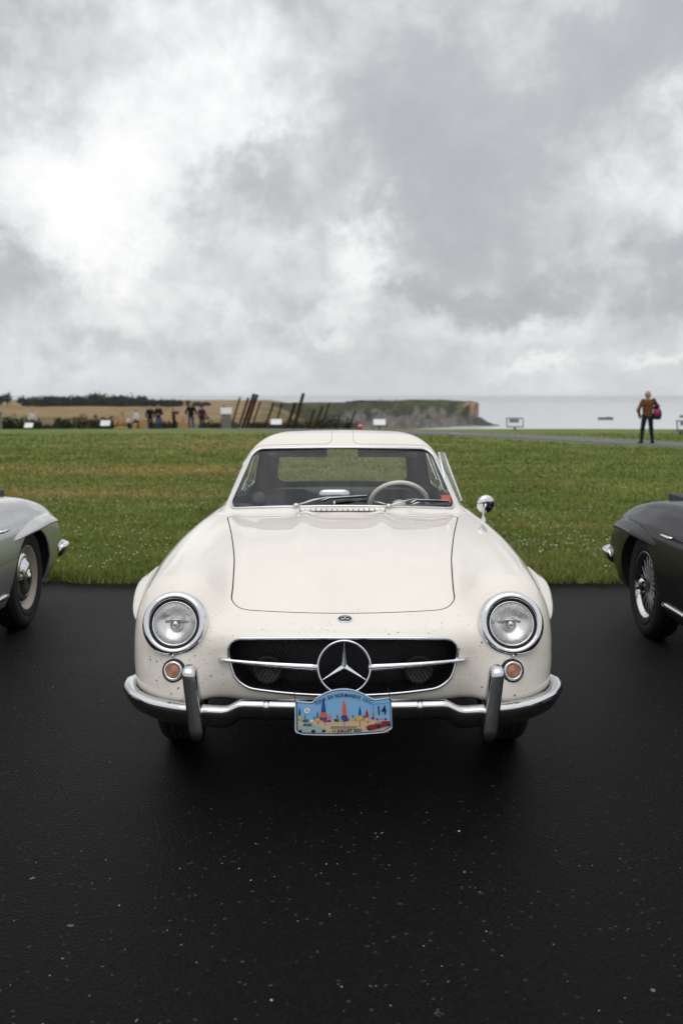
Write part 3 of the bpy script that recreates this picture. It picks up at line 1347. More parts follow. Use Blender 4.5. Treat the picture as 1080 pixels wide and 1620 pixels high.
    # ---- brows over the wheels, sill strips, side vents
    for sx in (-1, 1):
        for a in (AX_F, AX_R):
            rings = []
            for t in np.linspace(0, 1, 34):
                s = a - 0.40 + 0.80 * t if a == AX_F else a - 0.38 + 0.92 * t
                zc = 0.598 + 0.105 * math.sin(math.pi * (0.04 + t ** 0.85 * 0.82)) ** 0.9 if a == AX_F else 0.628 + 0.030 * math.sin(math.pi * t) + 0.02 * t
                prot = 0.052 * (max(math.sin(math.pi * t), 0) ** 0.6)
                if a == AX_R:
                    prot = 0.066 * min(1, t / 0.40) ** 0.7 * min(1, (1 - t) / 0.10) ** 0.5
                X = np.linspace(0.95, 0.60, 351)
                x0 = X[np.argmax(f_body_nowell(X, np.full_like(X, s), np.full_like(X, zc)) < 0)]
                th = (0.034 * (max(math.sin(math.pi * t), 0) ** 0.5) if a == AX_F else 0.034 * min(1, t / 0.4) ** 0.5 * min(1, (1 - t) / 0.06) ** 0.5) + 0.003
                rg = []
                for (u, w) in ((-0.30, 1.5), (0.10, 1.02), (0.45, 0.72), (0.78, 0.42), (0.97, 0.10), (1.0, -0.16), (0.94, -0.34), (0.70, -0.36), (0.30, -0.38), (-0.30, -0.4)):
                    rg.append(Vector((sx * (x0 + u * prot), s, zc + w * th)))
                rings.append(rg)
            mb = MB()
            mb.loft(rings)
            mb.build('wheel_brow', P, root)
        mb = MB()
        pts = []
        for s in np.linspace(1.24, 2.72, 30):
            X = np.linspace(0.95, 0.6, 351)
            zc = 0.30
            x0 = X[np.argmax(f_body_nowell(X, np.full_like(X, s), np.full_like(X, zc)) < 0)]
            pts.append((sx * (x0 + 0.002), s, zc))
        mb.tube(pts, 0.016, 8)
        mb.build('sill_strip', M['chrome'], root)
        v = empty('side_vent')
        v.parent = root
        mb = MB()
        for zz in (0.56, 0.70):
            mb.tube([(sx * 0.872, 1.34, zz), (sx * 0.872, 1.62, zz)], 0.006, 6)
        mb.build('vent_frame', M['chrome'], v)
        for zz in (0.60, 0.65):
            mb = MB()
            mb.tube([(sx * 0.874, 1.33, zz), (sx * 0.880, 1.48, zz), (sx * 0.872, 1.66, zz)], [0.006, 0.011, 0.006], 8)
            mb.build('vent_bar', M['chrome'], v)
        mb = MB()
        mb.box((sx * 0.868, 1.48, 0.63), (0.012, 0.30, 0.13))
        mb.build('vent_mesh', M['black'], v)

    # ---- wheels
    for a in (AX_F, AX_R):
        for sx in (-1, 1):
            make_wheel(root, (sx * 0.715, a, WHEEL_R - 0.005), sx)

    # ---- cabin fittings
    mb = MB()
    rings = []
    for X in np.linspace(-0.64, 0.64, 25):
        s0 = 1.72 + 0.38 * X * X
        rings.append([Vector((X, s0, 0.60)), Vector((X, s0, 0.885)), Vector((X, s0 + 0.05, 0.905)), Vector((X, s0 + 0.16, 0.918)),
                      Vector((X, s0 + 0.27, 0.910)), Vector((X, s0 + 0.30, 0.885)), Vector((X, s0 + 0.27, 0.70)), Vector((X, s0 + 0.2, 0.60))])
    mb.loft(rings)
    dash = mb.build('dashboard', M['dash'], root, angle=60)
    mb = MB()
    pts = [(X, 1.72 + 0.38 * X * X + 0.302, 0.888) for X in np.linspace(-0.45, 0.60, 24)]
    mb.tube(pts, 0.006, 6)
    mb.build('dash_strip', M['chrome'], dash)
    for X, r in ((-0.47, 0.045), (0.08, 0.036)):
        mb = MB()
        mb.lathe([(r, -0.03), (r, 0.02), (r * 0.9, 0.03), (r * 0.5, 0.034), (0, 0.034)], 28, facing((X, 1.90 + 0.3 * X * X, 0.945), (0, -0.9, 0.45)))
        mb.build('air_vent', M['black'], dash)
    # steering wheel
    sw = empty('steering_wheel')
    sw.parent = root
    m = facing((0.325, 2.13, 0.905), (0, 0.80, 0.60))
    mb = MB()
    mb.tube([m @ Vector((0.166 * math.cos(q), 0.166 * math.sin(q), 0)) for q in np.linspace(0, 2 * math.pi, 64, endpoint=False)], 0.0125, 10, closed=True)
    mb.build('wheel_rim', M['ivory'], sw)
    mb = MB()
    for q in (R(-90), R(10), R(170)):
        mb.tube([m @ Vector((0.03 * math.cos(q), 0.03 * math.sin(q), -0.03)), m @ Vector((0.162 * math.cos(q), 0.162 * math.sin(q), 0))], 0.008, 6)
    mb.build('spokes', M['chrome'], sw)
    mb = MB()
    mb.lathe([(0.0, 0.0), (0.04, -0.005), (0.045, -0.03), (0.025, -0.10), (0.02, -0.3)], 20, m)
    mb.build('wheel_hub', M['ivory'], sw)
    # seats
    for sx in (-1, 1):
        st = empty('seat')
        st.parent = root
        for nm, secs in (('seat_back', [(2.62, 0.42, 0.24, 0.06), (2.68, 0.62, 0.25, 0.065), (2.76, 0.80, 0.22, 0.055), (2.80, 0.90, 0.16, 0.04), (2.81, 0.93, 0.08, 0.02)]),
                         ('cushion', [(2.16, 0.36, 0.22, 0.05), (2.20, 0.38, 0.25, 0.07), (2.5, 0.36, 0.25, 0.07), (2.66, 0.35, 0.22, 0.06)])):
            rings = []
            for (s, z, w, th) in secs:
                rg = []
                for q in np.linspace(0, 2 * math.pi, 24, endpoint=False):
                    cx, cy = math.cos(q), math.sin(q)
                    cx = math.copysign(abs(cx) ** 0.6, cx)
                    cy = math.copysign(abs(cy) ** 0.6, cy)
                    if nm == 'seat_back':
                        rg.append(Vector((sx * 0.32 + w * cx, s + th * cy, z)))
                    else:
                        rg.append(Vector((sx * 0.32 + w * cx, s, z + th * cy)))
                rings.append(rg)
            mb = MB()
            mb.loft(rings)
            mb.build(nm, M['seat'], st)
    # parcel shelf behind the seats with its bright edge
    mb = MB()
    mb.box((0, 3.18, 0.86), (1.16, 0.62, 0.05))
    sh = mb.build('parcel_shelf', M['trim'], root, smooth=False)
    # inside mirror standing on the dashboard
    im = empty('rear_view_mirror')
    im.parent = root
    mb = MB()
    mb.tube([(-0.045, 1.84, 0.91), (-0.045, 1.85, 0.962)], 0.007, 8)
    mb.build('mirror_stem', M['chrome'], im)
    mb = MB()
    rg = []
    for y in (-0.012, -0.006, 0.008, 0.012):
        k = 0.9 if abs(y) > 0.01 else 1.0
        rg.append([Vector((-0.045 + 0.085 * k * math.copysign(abs(math.cos(q)) ** 0.5, math.cos(q)), 1.85 + y, 0.985 + 0.030 * k * math.copysign(abs(math.sin(q)) ** 0.6, math.sin(q)))) for q in np.linspace(0, 2 * math.pi, 28, endpoint=False)])
    mb.loft(rg)
    mb.build('mirror_shell', M['chrome'], im)
    # sun visors
    for sx in (-1, 1):
        mb = MB()
        mb.box((sx * 0.26, 2.19, 1.205), (0.34, 0.09, 0.018), Matrix.Rotation(R(30), 3, 'X'))
        mb.build('sun_visor', M['dash'], root, smooth=False)
    # red permit in the corner of the screen
    mb = MB()
    c = hit(704, 790)
    mb.box((c.x, c.y + 0.025, c.z), (0.05, 0.003, 0.045), Matrix.Rotation(R(-30), 3, 'X'))
    mb.build('windscreen_sticker', M['sticker'], root, smooth=False)

    # ---- wipers, cowl vent, badge, mirrors
    for (pts_px, nm) in ((((467, 803), (520, 792), (578, 788)), 'w'), (((612, 804), (655, 795), (706, 796)), 'w')):
        w = empty('wiper')
        w.parent = root
        ps = [hit(*q) for q in pts_px]
        ps = [p + normal_at(p) * h for p, h in zip(ps, (0.012, 0.026, 0.012))]
        mb = MB()
        mb.tube([ps[0], ps[0].lerp(ps[1], 0.5) + Vector((0, -0.004, 0.006)), ps[1]], [0.0055, 0.005, 0.0035], 6)
        mb.build('wiper_arm', M['chrome_worn'], w)
        mb = MB()
        q0 = ps[0].lerp(ps[2], 0.36)
        q0 = q0 + normal_at(q0) * 0.006
        mb.tube([q0, ps[1] + Vector((0, 0, -0.010)), ps[2]], 0.0058, 6)
        mb.build('wiper_blade', M['rubber'], w)
        mb = MB()
        mb.tube([q0 + Vector((0, -0.004, 0.005)), ps[1] + Vector((0, -0.004, -0.004)), ps[2] + Vector((0, -0.004, 0.005))], 0.003, 6)
        mb.build('blade_holder', M['chrome'], w)
        mb = MB()
        mb.lathe([(0.016, -0.01), (0.016, 0.012), (0.010, 0.020), (0.0, 0.022)], 16, facing(ps[0] - normal_at(ps[0]) * 0.008, normal_at(ps[0])))
        mb.build('wiper_pivot', M['chrome_worn'], w)
    cv = empty('cowl_vent')
    cv.parent = root
    mb = MB()
    c0 = hit(541, 808)
    mb.box((0, c0.y + 0.008, c0.z + 0.001), (0.45, 0.05, 0.008), Matrix.Rotation(R(10), 3, 'X'))
    mb.build('vent_recess', M['dash'], cv, smooth=False)
    for k in range(16):
        X = (k - 7.5) * 0.0278
        mb = MB()
        mb.box((X, c0.y + 0.005, c0.z + 0.006), (0.0225, 0.044, 0.007), Matrix.Rotation(R(14), 3, 'X'))
        mb.build('vent_fin', P, cv, smooth=False)
    bc = hit(543, 980)
    bn = normal_at(bc)
    bd = empty('badge')
    bd.parent = root
    m = facing(bc, bn)
    mb = MB()
    mb.lathe([(0.0295, -0.004), (0.0295, 0.003), (0.027, 0.005), (0.025, 0.0045)], 40, m)
    mb.build('badge_rim', M['chrome'], bd)
    mb = MB()
    mb.lathe([(0.0255, 0.0038), (0.0, 0.0048)], 40, m)
    mb.build('badge_enamel', M['badge_blue'], bd)
    mb = MB()
    mb.tube([m @ Vector((0.0165 * math.cos(q), 0.0165 * math.sin(q), 0.0052)) for q in np.linspace(0, 2 * math.pi, 40, endpoint=False)], 0.0011, 6, closed=True)
    for k in range(3):
        a = math.pi / 2 + k * 2 * math.pi / 3
        mb.tube([m @ Vector((0, 0, 0.005)), m @ Vector((0.0165 * math.cos(a), 0.0165 * math.sin(a), 0.005))], [0.0028, 0.0008], 6)
    mb.build('badge_star', M['chrome'], bd)
    # wing mirror
    wm = empty('wing_mirror')
    wm.parent = root
    base = hit(762, 824)
    mb = MB()
    mb.lathe([(0.017, -0.006), (0.016, 0.004), (0.009, 0.016), (0.0065, 0.03)], 16, facing(base, (0, 0, 1), (0, 1, 0)))
    mb.tube([base + Vector((0, 0, 0.025)), base + Vector((0.005, 0, 0.060)), base + Vector((0.010, -0.008, 0.092))], [0.0068, 0.0055, 0.0065], 10)
    mb.build('mirror_stem', M['chrome'], wm)
    mb = MB()
    m = facing(base + Vector((0.018, 0.006, 0.085)), (0.30, -0.93, -0.16))
    mb.lathe([(0.0, 0.012), (0.018, 0.0110), (0.034, 0.0070), (0.043, 0.0010), (0.0475, -0.007), (0.049, -0.014), (0.049, -0.018), (0.046, -0.019)], 40, m)
    mb.build('mirror_shell', M['chrome'], wm)
    mb = MB()
    mb.lathe([(0.047, -0.018), (0.0, -0.018)], 40, m)
    mb.build('mirror_glass', M['chrome'], wm)
    # the driver's vent window swung open
    ow = empty('vent_window')
    ow.parent = root
    yb = 2.02
    A = un(700, 716, CAR_Y + 2.22) - Vector((0, CAR_Y, 0))
    B = un(728, 792, CAR_Y + 2.02) - Vector((0, CAR_Y, 0))
    C = un(712, 800, CAR_Y + 1.86) - Vector((0, CAR_Y, 0))
    D = un(692, 716, CAR_Y + 2.10) - Vector((0, CAR_Y, 0))
    mb = MB()
    mb.add([D, A, B, C], [(0, 1, 2, 3)])
    mb.build('pane', M['glass'], ow, smooth=False)
    mb = MB()
    mb.tube([D, A, B, C], 0.0055, 6, closed=True)
    mb.build('frame', M['chrome'], ow)
    mb = MB()
    mb.box((C + B) / 2 + Vector((-0.01, 0, -0.006)), (0.05, 0.03, 0.012), Matrix.Rotation(R(35), 3, 'Y'))
    mb.build('hinge', M['chrome'], ow, smooth=False)
    mb = MB()
    q = un(387, 735, CAR_Y + 2.28) - Vector((0, CAR_Y, 0))
    mb.tube([q + Vector((0, -0.02, -0.03)), q + Vector((-0.012, 0, 0)), q + Vector((0.004, 0.02, 0.03))], 0.007, 8)
    mb.build('window_catch', M['chrome'], root)
    mb = MB()
    q = un(362, 797, CAR_Y + 1.86) - Vector((0, CAR_Y, 0))
    mb.tube([q + Vector((0.02, -0.02, -0.006)), q + Vector((-0.004, 0.0, 0.012)), q + Vector((0.004, 0.05, 0.02))], 0.006, 8)
    mb.build('window_hinge', M['chrome'], root)
    return root


M['lens_rib'] = glass('lens_flute_glass', (0.95, 0.95, 0.95), 1.0, 0.28, 0.35)
M['fog'] = simple('fog_lamp_glass', (0.05, 0.05, 0.05), 0.25)
M['sticker'] = simple('red_paper', (0.65, 0.06, 0.05), 0.6)
M['badge_blue'] = simple('badge_enamel', (0.008, 0.008, 0.018), 0.4, spec=0.2)


def make_wheel(root, loc, sx, wire=False, rimmat=None):
    """lathe round the axle; outside face towards sx"""
    w = empty('wheel')
    w.parent = root
    m = facing(loc, (sx, 0, 0))
    RR = WHEEL_R
    mb = MB()
    mb.lathe([(0.205, -0.075), (0.225, -0.082), (0.29, -0.084), (0.320, -0.072), (RR - 0.003, -0.055), (RR, -0.045), (RR, -0.031), (RR - 0.006, -0.029), (RR - 0.006, -0.025), (RR, -0.023),
              (RR, -0.005), (RR - 0.006, -0.003), (RR - 0.006, 0.003), (RR, 0.005), (RR, 0.023), (RR - 0.006, 0.025), (RR - 0.006, 0.029), (RR, 0.031), (RR, 0.045), (RR - 0.003, 0.055),
              (0.320, 0.072), (0.305, 0.080), (0.285, 0.084), (0.265, 0.085), (0.262, 0.0825), (0.256, 0.0825), (0.253, 0.085), (0.235, 0.082), (0.215, 0.074), (0.205, 0.066)], 72, m)
    mb.build('tyre', M['tyre'], w)
    if not wire:
        mb = MB()
        mb.lathe([(0.205, -0.08), (0.19, -0.06), (0.17, 0.0), (0.17, 0.03), (0.186, 0.050), (0.200, 0.062), (0.208, 0.072), (0.214, 0.076), (0.213, 0.066)], 56, m)
        rim = mb.build('rim', rimmat or M['cream'], w)
        mb = MB()
        mb.lathe([(0.172, 0.030), (0.150, 0.028), (0.135, 0.020), (0.128, 0.022), (0.0, 0.02)], 48, m)
        mb.build('wheel_disc', M['chrome_worn'], rim)
        mb = MB()
        mb.lathe([(0.172, 0.026), (0.171, 0.040), (0.162, 0.052), (0.140, 0.060), (0.128, 0.058), (0.120, 0.064), (0.095, 0.078), (0.06, 0.086), (0.032, 0.088), (0.030, 0.094), (0.0, 0.096)], 48, m)
        mb.build('hubcap', M['chrome'], rim)
    else:
        mb = MB()
        mb.lathe([(0.190, 0.045), (0.198, 0.055), (0.207, 0.070), (0.213, 0.074), (0.212, 0.062)], 56, m)
        rim = mb.build('rim', M['chrome'], w)
        mb = MB()
        mb.lathe([(0.205, -0.08), (0.19, -0.07), (0.178, -0.03), (0.178, 0.02), (0.1905, 0.0455)], 56, m)
        mb.build('rim_barrel', M['under'], rim)
        mb = MB()
        mb.lathe([(0.055, -0.06), (0.05, 0.0), (0.042, 0.04), (0.040, 0.070)], 28, m)
        mb.build('hub', M['chrome_worn'], rim)
        for k in range(36):
            q = 2 * math.pi * k / 36
            for (r0, h0, dq, h1, r1) in ((0.048, 0.045, 0.30, 0.02, 0.182), (0.055, -0.04, -0.34, 0.0, 0.180)):
                if k % 2 == (0 if h0 > 0 else 1):
                    dq = -dq
                mb = MB()
                p0 = m @ Vector((r0 * math.cos(q + dq), r0 * math.sin(q + dq), h0))
                p1 = m @ Vector((r1 * math.cos(q), r1 * math.sin(q), h1 + (0.02 if k % 2 else -0.01)))
                mb.tube([p0, p1], 0.0036, 5)
                mb.build('spoke', M['spoke'], rim)
        mb = MB()
        mb.lathe([(0.045, 0.062), (0.047, 0.080), (0.040, 0.096), (0.022, 0.106), (0.0, 0.108)], 28, m)
        for k in range(2):
            a = math.pi / 2 * 0.3 + math.pi * k
            c, s_ = math.cos(a), math.sin(a)
            mb.tube([m @ Vector((0.03 * c, 0.03 * s_, 0.088)), m @ Vector((0.06 * c, 0.06 * s_, 0.092)), m @ Vector((0.085 * c, 0.085 * s_, 0.100))], [0.016, 0.014, 0.008], 8)
        mb.build('knock_off_nut', M['chrome'], rim)
    mb = MB()
    mb.lathe([(0.0, -0.05), (0.15, -0.05), (0.15, -0.03), (0.0, -0.03)], 32, m)
    mb.build('brake_drum', M['under'], w)
    return w


white = build_car()
tag(white, 'cream white classic coupe parked facing the camera, rally plate on its bumper', 'car', 'classic cars parked on the tarmac')


def copy_tree(o, parent=None, mats=None, skip=()):
    if o.name.split('.')[0] in skip:
        return None
    c = o.copy()
    COL.objects.link(c)
    c.parent = parent
    if mats and c.type == 'MESH':
        for sl in c.material_slots:
            if sl.material in mats:
                t = mats[sl.material]
                sl.link = 'OBJECT'
                sl.material = t
    for ch in list(o.children):
        copy_tree(ch, c, mats, skip)
    return c


# ------------------------------------------------------------------ ground, lawn, path, sea, far land
def ground_z(X, Y):
    """flat by the cars, then falling away gently towards the cliff"""
    d = np.maximum(Y - 44.0, 0)
    return -0.030 * d * np.clip(d / 10, 0, 1) + 0.02 * np.sin(X * 0.31 + 1.3) * np.sin(Y * 0.23) * np.clip((Y - 10) / 20, 0, 1)


def edge_y(X):
    """seaward edge of the lawn"""
    return 53.0 + 75.0 / (1 + np.exp((X - 2.5) / 1.6)) + 1.2 * np.sin(X * 0.7) * 0.5


def mat_asphalt():
    m, nt, b = new_mat('wet_asphalt')
    tc = nt.nodes.new('ShaderNodeTexCoord')

    def noise(scale, detail=6, rough=0.6):
        n = nt.nodes.new('ShaderNodeTexNoise')
        n.inputs['Scale'].default_value = scale
        n.inputs['Detail'].default_value = detail
        n.inputs['Roughness'].default_value = rough
        lk(nt, tc.outputs['Object'], n.inputs['Vector'])
        return n
    big = noise(0.55, 5)
    fine = noise(150, 3, 0.7)
    vo = nt.nodes.new('ShaderNodeTexVoronoi')
    vo.inputs['Scale'].default_value = 120
    lk(nt, tc.outputs['Object'], vo.inputs['Vector'])
    cr = nt.nodes.new('ShaderNodeValToRGB')
    cr.color_ramp.elements[0].position = 0.30
    cr.color_ramp.elements[0].color = (0.0008, 0.0008, 0.0009, 1)
    cr.color_ramp.elements[1].position = 0.75
    cr.color_ramp.elements[1].color = (0.0062, 0.0062, 0.0063, 1)
    lk(nt, fine.outputs['Fac'], cr.inputs[0])
    mx = nt.nodes.new('ShaderNodeMix')
    mx.data_type = 'RGBA'
    mx.blend_type = 'MULTIPLY'
    mx.inputs['Factor'].default_value = 0.6
    lk(nt, cr.outputs[0], mx.inputs['A'])
    c2 = nt.nodes.new('ShaderNodeValToRGB')
    c2.color_ramp.elements[0].position = 0.35
    c2.color_ramp.elements[0].color = (0.55, 0.55, 0.56, 1)
    c2.color_ramp.elements[1].position = 0.65
    c2.color_ramp.elements[1].color = (1, 1, 1, 1)
    lk(nt, big.outputs['Fac'], c2.inputs[0])
    lk(nt, c2.outputs[0], mx.inputs['B'])
    # pale chips in the aggregate
    sp = nt.nodes.new('ShaderNodeSeparateColor')
    lk(nt, vo.outputs['Color'], sp.inputs[0])
    gt = nt.nodes.new('ShaderNodeMath')
    gt.operation = 'GREATER_THAN'
    gt.inputs[1].default_value = 0.992
    lk(nt, sp.outputs[0], gt.inputs[0])
    ms = nt.nodes.new('ShaderNodeMath')
    ms.operation = 'MULTIPLY'
    ms.inputs[1].default_value = 0.45
    lk(nt, gt.outputs[0], ms.inputs[0])
    # every stone of the aggregate a little lighter or darker
    st = nt.nodes.new('ShaderNodeMapRange')
    st.inputs['To Min'].default_value = 0.35
    st.inputs['To Max'].default_value = 1.9
    lk(nt, sp.outputs[1], st.inputs['Value'])
    sv = nt.nodes.new('ShaderNodeVectorMath')
    sv.operation = 'SCALE'
    lk(nt, mx.outputs['Result'], sv.inputs[0])
    lk(nt, st.outputs[0], sv.inputs['Scale'])
    m2 = nt.nodes.new('ShaderNodeMix')
    m2.data_type = 'RGBA'
    lk(nt, ms.outputs[0], m2.inputs['Factor'])
    lk(nt, sv.outputs[0], m2.inputs['A'])
    m2.inputs['B'].default_value = (0.10, 0.09, 0.075, 1)
    lk(nt, m2.outputs['Result'], b.inputs['Base Color'])
    rr = nt.nodes.new('ShaderNodeMapRange')
    rr.inputs['To Min'].default_value = 0.40
    rr.inputs['To Max'].default_value = 0.58
    lk(nt, big.outputs['Fac'], rr.inputs['Value'])
    lk(nt, rr.outputs[0], b.inputs['Roughness'])
    b.inputs['Specular IOR Level'].default_value = 0.10
    ad = nt.nodes.new('ShaderNodeMath')
    ad.operation = 'ADD'
    lk(nt, fine.outputs['Fac'], ad.inputs[0])
    lk(nt, vo.outputs['Distance'], ad.inputs[1])
    bp = nt.nodes.new('ShaderNodeBump')
    bp.inputs['Strength'].default_value = 0.9
    bp.inputs['Distance'].default_value = 0.006
    lk(nt, ad.outputs[0], bp.inputs['Height'])
    lk(nt, bp.outputs[0], b.inputs['Normal'])
    return m


def grass_colour(nt, b, tint=None):
    """meadow green with dry brown patches, laid out over the ground"""
    tc = nt.nodes.new('ShaderNodeNewGeometry')
    mp = nt.nodes.new('ShaderNodeMapping')
    mp.inputs['Scale'].default_value = (0.55, 1.0, 1.0)
    lk(nt, tc.outputs['Position'], mp.inputs['Vector'])

    def noise(vec, scale, detail, rough=0.6):
        n = nt.nodes.new('ShaderNodeTexNoise')
        n.inputs['Scale'].default_value = scale
        n.inputs['Detail'].default_value = detail
        n.inputs['Roughness'].default_value = rough
        lk(nt, vec, n.inputs['Vector'])
        return n.outputs['Fac']
    a = noise(mp.outputs[0], 0.9, 7, 0.65)
    c1 = nt.nodes.new('ShaderNodeValToRGB')
    e = c1.color_ramp.elements
    e[0].position = 0.30
    e[0].color = (0.092, 0.134, 0.028, 1)
    e[1].position = 0.72
    e[1].color = (0.235, 0.270, 0.084, 1)
    k = e.new(0.5)
    k.color = (0.152, 0.200, 0.048, 1)
    lk(nt, a, c1.inputs[0])
    d = noise(mp.outputs[0], 0.33, 6, 0.62)
    c2 = nt.nodes.new('ShaderNodeMapRange')
    c2.inputs['From Min'].default_value = 0.54
    c2.inputs['From Max'].default_value = 0.70
    c2.inputs['To Max'].default_value = 0.42
    lk(nt, d, c2.inputs['Value'])
    mx = nt.nodes.new('ShaderNodeMix')
    mx.data_type = 'RGBA'
    worn = c2.outputs[0]
    for (wx, wy, rx, ry, amp) in ((-5.2, 15.6, 3.6, 1.0, 0.85), (-4.2, 20.5, 4.6, 1.5, 0.75), (-2.5, 33.0, 4.5, 5.0, 0.55), (3.6, 11.6, 2.6, 0.55, 0.3), (-9.5, 14.0, 3.0, 1.0, 0.7)):
        m1 = nt.nodes.new('ShaderNodeMapping')
        m1.vector_type = 'TEXTURE'
        m1.inputs['Location'].default_value = (wx, wy, 0)
        m1.inputs['Scale'].default_value = (rx, ry, 1000)
        lk(nt, tc.outputs['Position'], m1.inputs['Vector'])
        dp = nt.nodes.new('ShaderNodeVectorMath')
        dp.operation = 'DOT_PRODUCT'
        lk(nt, m1.outputs[0], dp.inputs[0])
        lk(nt, m1.outputs[0], dp.inputs[1])
        ng = nt.nodes.new('ShaderNodeMath')
        ng.operation = 'MULTIPLY'
        ng.inputs[1].default_value = -1.0
        lk(nt, dp.outputs['Value'], ng.inputs[0])
        ex = nt.nodes.new('ShaderNodeMath')
        ex.operation = 'EXPONENT'
        lk(nt, ng.outputs[0], ex.inputs[0])
        ml = nt.nodes.new('ShaderNodeMath')
        ml.operation = 'MULTIPLY'
        ml.inputs[1].default_value = amp * 2.0
        lk(nt, ex.outputs[0], ml.inputs[0])
        m3 = nt.nodes.new('ShaderNodeMath')
        m3.operation = 'MULTIPLY'
        lk(nt, ml.outputs[0], m3.inputs[0])
        lk(nt, a, m3.inputs[1])
        ad = nt.nodes.new('ShaderNodeMath')
        ad.operation = 'ADD'
        ad.use_clamp = True
        lk(nt, worn, ad.inputs[0])
        lk(nt, m3.outputs[0], ad.inputs[1])
        worn = ad.outputs[0]
    lk(nt, worn, mx.inputs['Factor'])
    lk(nt, c1.outputs[0], mx.inputs['A'])
    mx.inputs['B'].default_value = (0.30, 0.245, 0.090, 1)
    out = mx.outputs['Result']
    if tint:
        at = nt.nodes.new('ShaderNodeAttribute')
        at.attribute_name = tint
        ml = nt.nodes.new('ShaderNodeMix')
        ml.data_type = 'RGBA'
        ml.blend_type = 'MULTIPLY'
        ml.inputs['Factor'].default_value = 1.0
        lk(nt, out, ml.inputs['A'])
        lk(nt, at.outputs['Color'], ml.inputs['B'])
        out = ml.outputs['Result']
    lk(nt, out, b.inputs['Base Color'])
    b.inputs['Roughness'].default_value = 0.75
    b.inputs['Specular IOR Level'].default_value = 0.15
    return tc


def mat_lawn():
    m, nt, b = new_mat('lawn_turf')
    tc = grass_colour(nt, b)
    n = nt.nodes.new('ShaderNodeTexNoise')
    n.inputs['Scale'].default_value = 9
    n.inputs['Detail'].default_value = 10
    n.inputs['Roughness'].default_value = 0.75
    lk(nt, tc.outputs['Position'], n.inputs['Vector'])
    bp = nt.nodes.new('ShaderNodeBump')
    bp.inputs['Strength'].default_value = 1.0
    bp.inputs['Distance'].default_value = 0.12
    lk(nt, n.outputs['Fac'], bp.inputs['Height'])
    lk(nt, bp.outputs[0], b.inputs['Normal'])
    return m


def mat_blades():
    m, nt, b = new_mat('grass_blades')
    grass_colour(nt, b, 'tint')
    return m


def lawn_front(X):
    return 7.98 + 0.05 * np.sin(X * 1.9 + 0.6) + 0.045 * np.sin(X * 5.3 + 2.0) + 0.03 * np.sin(X * 13.1) + 0.02 * np.sin(X * 29.0)


def grid_mesh(name, X, Y, Z, mat, smooth=True):
    ny, nx = X.shape
    V = np.stack([X, Y, Z], -1).reshape(-1, 3)
    i = np.arange(ny - 1)[:, None] * nx + np.arange(nx - 1)[None, :]
    F = np.stack([i, i + 1, i + nx + 1, i + nx], -1).reshape(-1, 4)
    return mesh_obj(name, V, F, mat, None, smooth)


